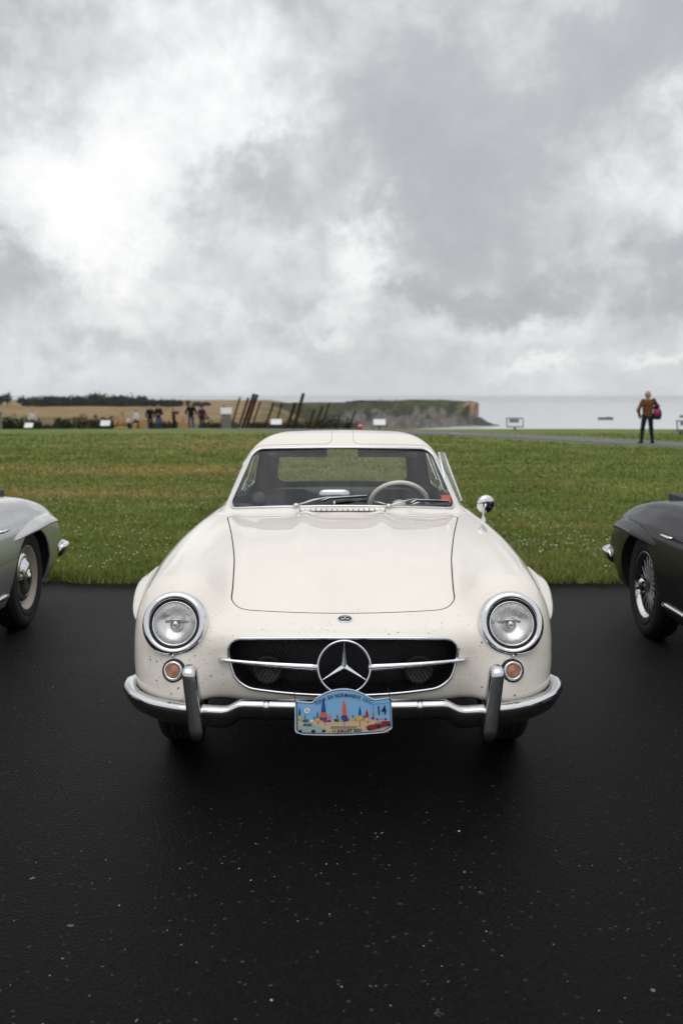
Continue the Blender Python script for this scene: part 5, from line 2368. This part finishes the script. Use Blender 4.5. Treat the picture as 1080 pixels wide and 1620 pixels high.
    # number box
    flat('number_box', [[(803, 246), (940, 238), (942, 242), (807, 250)], [(803, 246), (807, 250), (807, 366), (803, 366)]], cb, 0.0042, board)

    def write(body, x, y, size, rot, mat, name, bold=0.0, sx=1.0):
        V, F = text_polys(body, size, bold)
        c, s_ = math.cos(rot), math.sin(rot)
        vs = []
        for (a, b, _) in V:
            a *= sx
            vs.append(loc(x + a * c + b * s_, y - (b * c - a * s_) , 0.0058))
        return vs, F

    mb = MB()
    txt = 'TOUR EN NORMANDIE 2021'
    wd = {'I': 0.45, ' ': 0.5, 'M': 1.18, 'N': 1.02, 'O': 1.06, '1': 0.75, 'E': 0.92, 'U': 1.0, 'R': 1.0}
    adv = [wd.get(ch, 0.95) for ch in txt]
    tot = sum(adv)
    cx, cyy, Rr = 536, 640, 474
    half = math.asin((790 - 268) / 2 / Rr)
    acc = 0
    for ch, a in zip(txt, adv):
        q = -half + 2 * half * (acc + a / 2) / tot
        acc += a
        if ch == ' ':
            continue
        x = cx + Rr * math.sin(q)
        y = cyy - Rr * math.cos(q)
        vs, F = write(ch, x, y, 46, q, ck, 't', 1.0, 0.78)
        mb.add(vs, F)
    mesh_obj('title_lettering', mb.v, mb.f, col('lettering', (0.006, 0.008, 0.04)), board, False)
    mb = MB()
    vs, F = write('- 11 JUILLET 2021', 552, 489, 36, -0.03, ck, 't', 1.2, 1.14)
    mb.add(vs, F)
    mesh_obj('date_lettering', mb.v, mb.f, ck, board, False)
    mb = MB()
    vs, F = write('14', 878, 308, 112, -0.06, ck, 't', 1.5, 0.85)
    mb.add(vs, F)
    mesh_obj('number_lettering', mb.v, mb.f, ck, board, False)
    # fine print: rows of marks too small to read
    r = np.random.default_rng(2)
    rows = []
    for y in (446, 454, 462):
        x = 418
        while x < 650:
            w = r.uniform(4, 11)
            rows.append([(x, y), (x + w, y), (x + w, y + 5), (x, y + 5)])
            x += w + r.uniform(1.5, 4)
    flat('small_print', rows, col('smallprint', (0.10, 0.13, 0.17)), 0.0042, board)
    # strings, and a red corner showing behind
    for x, y in ((108, 232), (968, 215)):
        mb = MB()
        mb.tube([loc(x, y + 10, 0.004), loc(x - 12, y - 30, 0.008), loc(x - 20, y - 80, -0.01), loc(x - 22, y - 95, -0.04)], 0.0014, 6)
        mb.tube([loc(x, y - 12, 0.004), loc(x + 2, y + 40, 0.005), loc(x + 6, y + 250, 0.005)], 0.0009, 5)
        mb.build('string', M['rubber'], root)
    mb = MB()
    mb.add([loc(800, 505, -0.004), loc(945, 490, -0.004), loc(945, 512, -0.004), loc(812, 522, -0.004)] + [loc(800, 505, -0.006), loc(945, 490, -0.006), loc(945, 512, -0.006), loc(812, 522, -0.006)],
           [(0, 1, 2, 3), (7, 6, 5, 4), (0, 4, 5, 1), (1, 5, 6, 2), (2, 6, 7, 3), (3, 7, 4, 0)])
    mb.build('backing_tab', M['sticker'], root, smooth=False)
    return root


build_plate()


# ------------------------------------------------------------------ people
def caps(P, a, b, ra, rb):
    """tapered limb"""
    a = np.array(a, float)
    b = np.array(b, float)
    d = b - a
    t = np.clip(((P - a) @ d) / (d @ d), 0, 1)
    return np.linalg.norm(P - (a + t[:, None] * d), axis=1) - (ra + (rb - ra) * t)


def elli(P, c, r):
    q = (P - np.array(c)) / np.array(r)
    k = np.linalg.norm(q, axis=1)
    return (k - 1) * min(r)


def person(label, X, Y, height, rz, mats, pose=None, res=0.022, group=None, jacket=True, hood=False):
    """one continuous body; mats: top, legs, skin, hair, shoes. The figure faces -Y before turning by rz"""
    p = dict(stance=0.11, step=0.0, l_elbow=(0.30, 0.02, 1.08), l_hand=(0.27, -0.10, 0.86), r_elbow=(-0.30, 0.02, 1.08), r_hand=(-0.27, -0.10, 0.86), lean=0.0, turn=0.0)
    p.update(pose or {})
    st, sp = p['stance'], p['step']
    prim = []
    # torso
    le = p['lean']
    prim += [('e', (0, 0.00, 0.98), (0.175, 0.125, 0.14), 1 if not jacket else 0), ('e', (0, -le * 0.3, 1.15), (0.180, 0.125, 0.20), 0), ('e', (0, -le * 0.6 + 0.01, 1.32), (0.205, 0.125, 0.15), 0),
             ('c', (-0.15, -le * 0.7 + 0.01, 1.42), (0.15, -le * 0.7 + 0.01, 1.42), 0.065, 0.065, 0)]
    nz = -le * 0.75
    prim += [('c', (0, nz + 0.01, 1.43), (0, nz - 0.01, 1.54), 0.056, 0.052, 2)]
    hx = math.sin(p['turn']) * 0.02
    prim += [('e', (hx, nz - 0.015, 1.625), (0.078, 0.098, 0.115), 2), ('e', (hx, nz + 0.008, 1.648), (0.086, 0.102, 0.108), 3)]
    prim += [('e', (hx + 0.10 * math.sin(p['turn']), nz - 0.115 * math.cos(p['turn']), 1.615), (0.018, 0.022, 0.026), 2), ('e', (hx - 0.083, nz, 1.615), (0.014, 0.024, 0.034), 2), ('e', (hx + 0.083, nz, 1.615), (0.014, 0.024, 0.034), 2)]
    if hood:
        prim += [('e', (0, nz + 0.03, 1.62), (0.115, 0.12, 0.14), 0)]
    for s in (-1, 1):
        k = 'l' if s > 0 else 'r'
        el, ha = p[k + '_elbow'], p[k + '_hand']
        sh = (s * 0.185, nz + 0.01, 1.42)
        prim += [('c', sh, el, 0.070, 0.056, 0), ('c', el, ha, 0.056, 0.042, 0)]
        d = np.array(ha) - np.array(el)
        d = d / np.linalg.norm(d)
        w = np.array(ha)
        prim += [('c', tuple(w), tuple(w + d * 0.09), 0.036, 0.034, 2), ('c', tuple(w + d * 0.08), tuple(w + d * 0.155 + np.array((0, -0.015, 0))), 0.030, 0.018, 2),
                 ('c', tuple(w + d * 0.03), tuple(w + d * 0.08 + np.array((-s * 0.03, -0.035, 0))), 0.018, 0.014, 2)]
        fy = s * sp
        hip = (s * 0.095, 0, 0.93)
        knee = (s * (st * 0.55 + 0.045), fy * 0.5 - 0.02, 0.50)
        ank = (s * st, fy + 0.02, 0.10)
        prim += [('c', hip, knee, 0.094, 0.068, 1), ('c', knee, ank, 0.068, 0.052, 1), ('c', (s * st, fy + 0.045, 0.055), (s * (st + 0.025), fy - 0.13, 0.042), 0.048, 0.040, 4)]

    def dist(P):
        out = []
        for q in prim:
            out.append(elli(P, q[1], q[2]) if q[0] == 'e' else caps(P, q[1], q[2], q[3], q[4]))
        return out

    def f(x, y, z):
        P = np.stack([np.ravel(x), np.ravel(y), np.ravel(z)], 1)
        ds = dist(P)
        v = ds[0]
        for d in ds[1:]:
            v = smin(v, d, 0.035)
        return v.reshape(np.shape(x))

    V, Q = surface_nets(f, (-0.62, -0.60, -0.02), (0.62, 0.42, 1.80), res, half=False)
    V[:, 2] = np.maximum(V[:, 2], 0.002)
    cen = V[Q].mean(1)
    ds = np.stack(dist(cen), 1)
    ids = np.array([q[-1] for q in prim])[np.argmin(ds, axis=1)]
    # hair stops at the hairline in front
    k = height / 1.755
    root = empty('person', (X, Y, float(ground_z(np.array(X), np.array(Y))) + 0.03), rz)
    body = mesh_obj('body', V * k, Q, list(mats), root, True)
    body.data.polygons.foreach_set('material_index', ids.astype(np.int32))
    tag(root, label, 'person', group)
    return root, k


def cloth(name, c):
    return simple('cloth_' + name, c, 0.9, var=0.3, vscale=14, bump=0.4, bscale=25, spec=0.1)


SKIN = simple('skin', (0.42, 0.25, 0.17), 0.6, var=0.1)
C_ = {n: cloth(n, c) for n, c in dict(brown=(0.145, 0.062, 0.030), denim=(0.035, 0.075, 0.16), black=(0.010, 0.011, 0.014), navy=(0.014, 0.018, 0.03), grey=(0.12, 0.12, 0.12), white=(0.60, 0.60, 0.60), maroon=(0.075, 0.020, 0.028),
                                      purple=(0.050, 0.016, 0.036), red=(0.40, 0.03, 0.025), pink=(0.72, 0.025, 0.12), teal=(0.012, 0.045, 0.075)).items()}
HAIR = {n: simple('hair_' + n, c, 0.7, var=0.3, vscale=30, bump=0.5, bscale=80) for n, c in dict(grey=(0.34, 0.30, 0.24), dark=(0.015, 0.012, 0.010), brown=(0.06, 0.035, 0.02)).items()}
G = 'visitors on the far side of the lawn'
PI = math.pi


def gx(px, Y):
    return (px - 540) / 1575 * Y * math.cos(PITCH) * 1.0135


def build_people():
    # the man by the path, seen from behind
    Y = 32.0
    X = gx(1018, Y)
    man, k = person('grey-haired man in brown jacket and dark trousers seen from behind on the path', X, Y, 1.70, PI + 0.12,
                    [C_['brown'], C_['navy'], SKIN, HAIR['grey'], C_['black']],
                    dict(stance=0.19, l_elbow=(0.34, 0.05, 1.12), l_hand=(0.24, -0.08, 0.95), r_elbow=(-0.36, -0.02, 1.24), r_hand=(-0.20, -0.26, 1.16), turn=0.5), 0.0125)
    # his bag, hanging from the shoulder
    gz = float(ground_z(np.array(X), np.array(Y))) + 0.03
    bag = empty('shoulder_bag', (X + 0.29, Y - 0.06, gz + 0.80))
    tag(bag, 'dark blue and pink bag hanging at the side of the man in brown', 'bag')
    rg = []
    for z, w, d in ((-0.015, 0.05, 0.04), (0.0, 0.115, 0.08), (0.12, 0.125, 0.10), (0.25, 0.12, 0.095), (0.325, 0.09, 0.07), (0.345, 0.04, 0.03)):
        rg.append([Vector((w * math.copysign(abs(math.cos(q)) ** 0.6, math.cos(q)), d * math.copysign(abs(math.sin(q)) ** 0.6, math.sin(q)), z)) for q in np.linspace(0, 2 * PI, 20, endpoint=False)])
    mb = MB()
    mb.loft(rg)
    mb.build('bag_body', C_['teal'], bag)
    rg = []
    for z, w, d in ((0.14, 0.03, 0.02), (0.155, 0.065, 0.035), (0.24, 0.068, 0.04), (0.29, 0.055, 0.03), (0.305, 0.02, 0.01)):
        rg.append([Vector((-0.035 + w * math.cos(q), -0.085 + d * math.sin(q), z)) for q in np.linspace(0, 2 * PI, 16, endpoint=False)])
    mb = MB()
    mb.loft(rg)
    mb.build('front_pocket', C_['pink'], bag)
    mb = MB()
    mb.tube([(-0.02, -0.02, 0.33), (-0.06, -0.08, 0.50), (-0.11, -0.075, 0.64), (-0.13, 0.05, 0.66), (-0.08, 0.16, 0.52), (0.0, 0.06, 0.33)], 0.016, 6)
    mb.build('strap', C_['black'], bag)
    mb = MB()
    mb.box((0.115, 0.0, 0.14), (0.03, 0.10, 0.10))
    mb.build('side_pocket', C_['pink'], bag, smooth=False)
    # visitors by the steel beams
    rows = [
        (219, 84, 1.60, -0.6, 'white', 'navy', 'brown', 'person in white top and dark trousers beside the tan sculpture', dict(step=0.12)),
        (241, 72, 1.70, 0.3, 'black', 'navy', 'dark', 'person all in dark clothes left of the one in blue jeans', dict(step=0.06)),
        (254, 70, 1.72, -0.2, 'black', 'denim', 'dark', 'person in dark top and bright blue jeans, third from the tan sculpture', dict(stance=0.13, l_elbow=(0.33, -0.06, 1.14), l_hand=(0.14, -0.22, 1.10))),
        (278, 78, 1.66, 1.2, 'maroon', 'black', 'brown', 'person in maroon top raising both arms to take a picture', dict(l_elbow=(0.25, -0.22, 1.24), l_hand=(0.10, -0.38, 1.46), r_elbow=(-0.25, -0.22, 1.24), r_hand=(-0.10, -0.38, 1.46))),
        (305, 64, 1.76, 0.1, 'black', 'denim', 'brown', 'tall broad person in black jacket and jeans beside the purple coat', dict(stance=0.13, l_elbow=(0.34, 0.06, 1.12), r_elbow=(-0.34, 0.06, 1.12), l_hand=(0.24, -0.10, 0.98), r_hand=(-0.24, -0.10, 0.98))),
        (322, 69, 1.66, 2.8, 'purple', 'black', 'dark', 'person in purple coat and black trousers, rightmost of the group', dict(step=0.05)),
        (357, 72, 1.70, 2.2, 'black', 'black', 'dark', 'person in black half hidden behind the pale board on a plinth', dict()),
        (57, 96, 1.75, 0.4, 'white', 'maroon', 'brown', 'person in white shirt standing among the bushes at far left', dict()),
        (207, 80, 1.05, 0.8, 'white', 'navy', 'dark', 'small child in white top right beside the tan sculpture', dict()),
    ]
    for (px, Y, h, rz, top, leg, hair, lab, pose) in rows:
        person(lab, gx(px, Y), Y, h, rz, [C_[top], C_[leg], SKIN, HAIR[hair], C_['black']], pose, 0.030, G)
    Y = 68.9
    b = empty('handbag', (gx(330, Y), Y - 0.1, float(ground_z(np.array(-14.), np.array(Y))) + 0.72))
    tag(b, 'pale grey handbag carried beside the purple coat', 'bag')
    mb = MB()
    mb.loft([[Vector((w * math.cos(q), 0.08 * math.sin(q), z)) for q in np.linspace(0, 2 * PI, 12, endpoint=False)] for z, w in ((0, 0.10), (0.02, 0.17), (0.22, 0.14), (0.26, 0.06))])
    mb.build('bag_body', C_['grey'], b)
    mb = MB()
    mb.tube([(-0.09, 0, 0.24), (-0.04, 0, 0.42), (0.04, 0, 0.42), (0.09, 0, 0.24)], 0.012, 5)
    mb.build('handle', C_['black'], b)


build_people()


# ------------------------------------------------------------------ things beyond the lawn
def gz(X, Y):
    return float(ground_z(np.array(float(X)), np.array(float(Y))))


def build_beams():
    rust = simple('rusted_steel', (0.050, 0.026, 0.020), 0.85, var=0.5, vscale=3.0, bump=0.5, bscale=30, spec=0.15)
    beams = [(370, 662, 380, 628), (379, 672, 393, 629), (384, 676, 402, 623), (390, 676, 407, 624), (401, 668, 412, 635), (420, 674, 433, 637), (439, 662, 446, 637),
             (454, 676, 467, 637), (465, 677, 480, 622), (489, 674, 497, 648), (498, 675, 510, 643), (508, 677, 521, 637), (534, 674, 537, 656), (553, 674, 562, 650)]
    labs = ['leftmost leaning rusty beam, right beside the pale board on a plinth', 'thin rusty beam just left of the close pair of tall beams', 'left beam of the close pair of tall rusty beams', 'right beam of the close pair of tall rusty beams',
            'short rusty beam just right of the close tall pair', 'rusty beam left of the white panel that stands among the beams', 'slim rusty beam rising behind the white panel among the beams', 'rusty beam just left of the tallest beam of all',
            'tallest leaning rusty beam, reaching well above the horizon', 'shortest rusty beam left of the close pair by the headland', 'thick rusty beam third from the right end of the main cluster', 'slender rusty beam at the right end of the main cluster',
            'stubby dark beam between the beam cluster and the red cone', 'thin rusty beam standing right beside the red and white cone']
    for i, (x0, y0, x1, y1) in enumerate(beams):
        Y = 66.0 if y0 > 673 else 66 + (677 - y0) * 1.6
        a = un(x0, y0, Y)
        b = un(x1, y1, Y)
        g = gz(a.x, Y)
        d = (b - a)
        a = a - d * ((a.z - g) / d.z) - d.normalized() * 0.2
        root = empty('steel_beam', a)
        d = b - a
        L_ = d.length
        m = d.to_track_quat('Z', 'X').to_matrix()
        w = (0.135 if i in (2, 3, 7, 8, 10) else 0.105) * (0.7 if i > 11 else 1)
        for nm, c, s in (('flange', (0, -w / 2, L_ / 2), (w, 0.022, L_)), ('flange', (0, w / 2, L_ / 2), (w, 0.022, L_)), ('web', (0, 0, L_ / 2), (0.016, w - 0.026, L_ - 0.004))):
            mb = MB()
            mb.box(c, s)
            o = mb.build(nm, rust, root, smooth=False)
            o.matrix_parent_inverse = Matrix()
            o.rotation_euler = (m @ Matrix.Rotation(R(35 + 13 * i), 3, 'Z')).to_euler()
        tag(root, labs[i], 'beam', 'leaning rusty steel beams')


def build_signs():
    white_ = simple('sign_face', (0.70, 0.71, 0.72), 0.4, var=0.08, vscale=9)
    dark = simple('sign_frame', (0.03, 0.035, 0.045), 0.5)
    ink = simple('sign_print', (0.14, 0.15, 0.17), 0.6, var=0.5, vscale=6)
    stone = simple('plinth_stone', (0.16, 0.155, 0.145), 0.9, var=0.3, vscale=5, bump=0.4)

    def lectern(px, py_top, py_bot, w_px, Y, label, post=True, tilt=35, dark_top=False):
        c = un(px, (py_top + py_bot) / 2, Y)
        k = Y * 1.02 / 1575
        w = w_px * k
        h = (py_bot - py_top) * k / max(0.3, math.cos(R(tilt)))
        g = gz(c.x, Y)
        root = empty('information_panel', (c.x, Y, g))
        rot = Matrix.Rotation(R(-tilt), 3, 'X')
        hz = c.z - g
        mb = MB()
        mb.box((0, 0, hz), (w, 0.03, h), rot)
        face = mb.build('panel_face', white_, root, smooth=False)
        mb = MB()
        e = 0.035
        for (dx, dz, sx_, sz_) in ((0, h / 2, w + 2 * e, e), (0, -h / 2, w + 2 * e, e), (-w / 2 - e / 2, 0, e, h), (w / 2 + e / 2, 0, e, h)):
            mb.box(Vector((0, 0, hz)) + rot @ Vector((dx, 0, dz)), (sx_, 0.05, sz_ * 0.998), rot)
        mb.build('panel_frame', dark, root, smooth=False)
        mb = MB()
        mb.box(Vector((0, 0, hz)) + rot @ Vector((-w * 0.05, -0.019, h * 0.20)), (w * 0.6, 0.006, h * 0.42), rot)
        if dark_top:
            mb.build('printed_picture', ink, root, smooth=False)
        for s_ in ((-1, 1) if w > 0.9 else (0,)):
            mb = MB()
            mb.tube([(s_ * w * 0.12, 0.02, -0.1), (s_ * w * 0.12, 0.02, hz - 0.02)], 0.045, 10)
            mb.build('post', dark, root)
        tag(root, label, 'sign', 'information panels round the lawn')
        return root

    lectern(46, 669, 677, 13, 58, 'small white information panel at far left below the bushes', tilt=45)
    lectern(167, 665, 674, 15, 62, 'white tilted information panel left of the tan sculpture', tilt=35)
    lectern(437, 663, 672, 17, 55, 'white tilted information panel among the leaning steel beams', tilt=40)
    lectern(600, 663, 673, 19, 54, 'white tilted information panel just above the car roof', tilt=40)
    lectern(814, 662, 675, 24, 46, 'dark-framed information panel on one post before the open sea', tilt=20, dark_top=True)
    lectern(1086, 666, 680, 30, 44, 'information panel cut off by the right edge of the photo', tilt=20, dark_top=True)
    # pale board on a stone plinth
    Y = 60.0
    c = un(358, 650, Y)
    g = gz(c.x, Y)
    root = empty('plinth_board', (c.x, Y, g))
    mb = MB()
    mb.box((0, 0, (c.z - g) * 0.42), (0.56, 0.45, (c.z - g) * 0.86), taper=0.9)
    mb.build('plinth', stone, root, smooth=False)
    mb = MB()
    mb.box((0, -0.02, c.z - g), (0.66, 0.05, 0.40), Matrix.Rotation(R(-15), 3, 'X'))
    mb.build('board', white_, root, smooth=False)
    mb = MB()
    mb.box((0, 0.05, 0.06), (0.9, 0.8, 0.12))
    mb.build('plinth_foot', stone, root, smooth=False)
    tag(root, 'pale pinkish board on a grey stone plinth left of the beams', 'sign')


def build_misc():
    r = np.random.default_rng(23)
    tan = simple('tan_stone', (0.36, 0.22, 0.10), 0.9, var=0.35, vscale=4, bump=0.6, bscale=9)
    # tan sculpture: a seated, cloaked shape tapering to the top
    Y = 70.0
    X = gx(195, Y)
    root = empty('stone_sculpture', (X, Y, gz(X, Y)))
    rg = []
    for z, w, d, ox in ((0, 0.48, 0.40, -0.02), (0.18, 0.50, 0.42, -0.03), (0.26, 0.38, 0.34, 0.0), (0.55, 0.33, 0.28, 0.05), (0.80, 0.27, 0.24, 0.09), (1.02, 0.19, 0.18, 0.10), (1.10, 0.14, 0.14, 0.10), (1.22, 0.16, 0.16, 0.09), (1.34, 0.11, 0.12, 0.09), (1.40, 0.03, 0.04, 0.09)):
        rg.append([Vector((ox + w * math.cos(q) * (1 + 0.10 * math.sin(3 * q + z * 5)), d * math.sin(q) * (1 + 0.10 * math.cos(4 * q + z * 3)), z)) for q in np.linspace(0, 2 * PI, 20, endpoint=False)])
    mb = MB()
    mb.loft(rg[2:])
    mb.build('figure', tan, root)
    mb = MB()
    mb.loft(rg[:3])
    mb.build('base', tan, root)
    mb = MB()
    mb.tube([(-0.20, -0.22, 0.75), (-0.34, -0.30, 0.45), (-0.30, -0.36, 0.28)], [0.09, 0.10, 0.08], 8)
    mb.build('arm', tan, root)
    tag(root, 'tan stone sculpture tapering to the top left of the visitors', 'sculpture')
    for (x0, x1, y0, y1, lab) in ((225, 237, 667, 678, 'tan stone block left of the person in blue jeans'), (285, 303, 667, 678, 'wide tan stone block left of the tall person in black'), (214, 221, 669, 678, 'narrow tan stone block behind the person in white top')):
        Y = 74.0
        X = gx((x0 + x1) / 2, Y)
        w = (x1 - x0) / 1575 * Y
        h = (y1 - y0) / 1575 * Y + 0.05
        mb = MB()
        rgs = []
        for z, k in ((0, 1.0), (h * 0.9, 0.97), (h, 0.88)):
            rgs.append([Vector((w / 2 * k * a, 0.35 * k * b + r.normal(0, 0.01), z)) for a, b in ((-1, -0.9), (-0.9, -1), (0.9, -1), (1, -0.9), (1, 0.9), (0.9, 1), (-0.9, 1), (-1, 0.9))])
        mb.loft(rgs)
        o = mb.build('stone_block', tan, None, smooth=False, loc=(X, Y, gz(X, Y)))
        tag(o, lab, 'stone', 'tan stone blocks')
    # red and white cone
    Y = 60.0
    X = gx(569, Y)
    root = empty('traffic_cone', (X, Y, gz(X, Y)))
    mb = MB()
    mb.lathe([(0.15, 0.03), (0.10, 0.24)], 16)
    mb.lathe([(0.075, 0.36), (0.02, 0.62), (0.0, 0.62)], 16)
    mb.build('cone', C_['red'], root)
    mb = MB()
    mb.lathe([(0.101, 0.24), (0.076, 0.36)], 16)
    mb.build('band', C_['white'], root)
    mb = MB()
    mb.box((0, 0, 0.016), (0.36, 0.36, 0.032))
    mb.build('foot', C_['red'], root, smooth=False)
    tag(root, 'small red and white cone between the last beam and a white panel', 'cone')
    # grey post at the left edge
    Y = 72.0
    X = gx(2, Y)
    mb = MB()
    mb.box((0, 0, 0.62), (0.55, 0.5, 1.24), taper=0.93)
    mb.box((0, 0, 1.27), (0.6, 0.55, 0.08))
    o = mb.build('stone_pillar', simple('grey_stone', (0.17, 0.165, 0.155), 0.9, var=0.3, bump=0.5), None, smooth=False, loc=(X, Y, gz(X, Y)))
    tag(o, 'pale grey stone pillar at the left edge beside the bushes', 'pillar')
    # bushes beyond the lawn
    leafm = simple('bush_leaves', (0.030, 0.040, 0.020), 0.8, var=0.5, vscale=1.5, spec=0.15)
    leafm2 = simple('scrub_leaves', (0.050, 0.052, 0.026), 0.8, var=0.5, vscale=1.2, spec=0.15)
    bark = simple('bush_bark', (0.04, 0.03, 0.02), 0.9)
    for (x0, x1, yt, Y, m, lab) in ((5, 50, 656, 92, leafm, 'dark bush beside the grey pillar at far left'), (50, 74, 664, 94, leafm, 'low dark bush in front of the person in white shirt'),
                                    (104, 160, 654, 96, leafm, 'wide dark rounded bush left of the tan sculpture'), (155, 192, 659, 94, leafm, 'dark bush right behind the tan sculpture'),
                                    (92, 106, 657, 120, leafm2, 'small round shrub left of the wide dark bush'), (205, 262, 662, 100, leafm, 'dark hedge behind the visitors\' legs'), (258, 300, 663, 102, leafm2, 'olive hedge behind the person raising both arms'),
                                    (322, 372, 663, 100, leafm2, 'grey-green scrub behind the pale board on the plinth'), (395, 440, 664, 100, leafm2, 'grey-green scrub behind the tall pair of beams'), (440, 500, 660, 104, leafm2, 'grey-green scrub behind the tallest beam'),
                                    (500, 560, 655, 108, leafm, 'dark scrub rising behind the right end of the beams'), (72, 100, 670, 95, leafm2, 'low scrub between two dark bushes at left')):
        X0, X1 = gx(x0, Y), gx(x1, Y)
        top = un(x0, yt, Y).z
        g = gz((X0 + X1) / 2, Y) - 0.4
        h = max(top - g, 0.8)
        w = (X1 - X0) / 2
        root = empty('bush', ((X0 + X1) / 2, Y, g))
        Vs = []
        nb = max(3, int(w / 0.6))
        for k in range(nb):
            cx = -w + 2 * w * (k + 0.5) / nb + r.normal(0, 0.1)
            hh = h * r.uniform(0.82, 1.0) * (1 - 0.25 * abs(cx / w) ** 3)
            Vs.append(leaf_cloud(700, (cx, r.normal(0, 0.25), hh * 0.5), (w / nb * 1.5, 0.9, hh * 0.47), 0.12, r, shell=0.15))
        V = np.concatenate(Vs)
        mesh_obj('foliage', V, np.arange(len(V)).reshape(-1, 3), m, root, False)
        mb = MB()
        for k in range(nb):
            cx = -w + 2 * w * (k + 0.5) / nb
            mb.tube([(cx, 0, -0.1), (cx + 0.1, 0, h * 0.5), (cx - 0.05, 0.1, h * 0.8)], [0.06, 0.04, 0.015], 5)
        mb.build('stems', bark, root)
        tag(root, lab, 'bush', 'bushes beyond the lawn')
    # old harbour caissons lying in the sea
    conc = simple('weathered_concrete', (0.065, 0.062, 0.058), 0.95, var=0.4, vscale=0.4)
    for (x0, x1, yt, yb, lab) in ((941, 964, 659.5, 663.5, 'dark concrete caisson lying far out in the sea'), (1069, 1094, 656, 660, 'dark concrete caisson in the sea at the right edge')):
        Y = 41.5 / ((yb - 628) / 1575)
        X = gx((x0 + x1) / 2, Y)
        w = (x1 - x0) / 1575 * Y
        h = (yb - yt) / 1575 * Y
        root = empty('harbour_caisson', (X, Y, -40.5))
        mb = MB()
        mb.box((0, 0, h / 2), (w, 9, h), taper=0.98)
        mb.build('hull', conc, root, smooth=False)
        for k in range(6):
            mb = MB()
            mb.box((-w / 2 + w * (k + 0.5) / 6, -4.6, h / 2), (0.5, 0.5, h * 0.96))
            mb.build('rib', conc, root, smooth=False)
        mb = MB()
        mb.box((w * 0.2, 0, h + 0.3), (w * 0.3, 5, 0.8))
        mb.build('deck_house', conc, root, smooth=False)
        tag(root, lab, 'caisson', 'concrete caissons in the sea')
    # dark low slab on the verge at the right edge
    Y = 40.0
    X = gx(1071, Y)
    mb = MB()
    mb.loft([[Vector((w * math.cos(q), 0.6 * w * math.sin(q), z)) for q in np.linspace(0, 2 * PI, 9, endpoint=False)] for z, w in ((0, 0.10), (0.08, 0.09), (0.17, 0.05), (0.20, 0.01))])
    o = mb.build('boundary_stone', conc, None, smooth=False, loc=(X, Y, gz(X, Y)))
    tag(o, 'small dark stone in the grass at the right edge', 'stone')
    # pale cover lying on the path
    X, Y = gx(718, 38.9), 38.9
    mb = MB()
    mb.box((0, 0, 0.03), (0.45, 0.3, 0.03))
    mb.box((0, 0, 0.047), (0.40, 0.25, 0.01))
    o = mb.build('drain_cover', simple('pale_metal', (0.35, 0.35, 0.34), 0.5), None, smooth=False, loc=(X, Y, gz(X, Y) + 0.05))
    tag(o, 'pale drain cover set in the footpath right of the car roof', 'drain cover')


build_beams()
build_signs()
build_misc()


# ------------------------------------------------------------------ sea air: one closed box of thin haze
def build_haze():
    mb = MB()
    mb.box((0, 9500, -17.5), (39000, 20000, 59.0))
    m = bpy.data.materials.new('thin_haze')
    m.use_nodes = True
    nt = m.node_tree
    nt.nodes.clear()
    o = nt.nodes.new('ShaderNodeOutputMaterial')
    v = nt.nodes.new('ShaderNodeVolumePrincipled')
    v.inputs['Color'].default_value = (0.93, 0.95, 0.97, 1)
    v.inputs['Density'].default_value = HAZE
    v.inputs['Anisotropy'].default_value = 0.2
    lk(nt, v.outputs[0], o.inputs['Volume'])
    ob = mb.build('haze', m, None, smooth=False)
    ob['kind'] = 'stuff'
    ob['label'] = 'thin pale sea haze over the bay'
    ob['category'] = 'haze'


HAZE = 0.00005
build_haze()
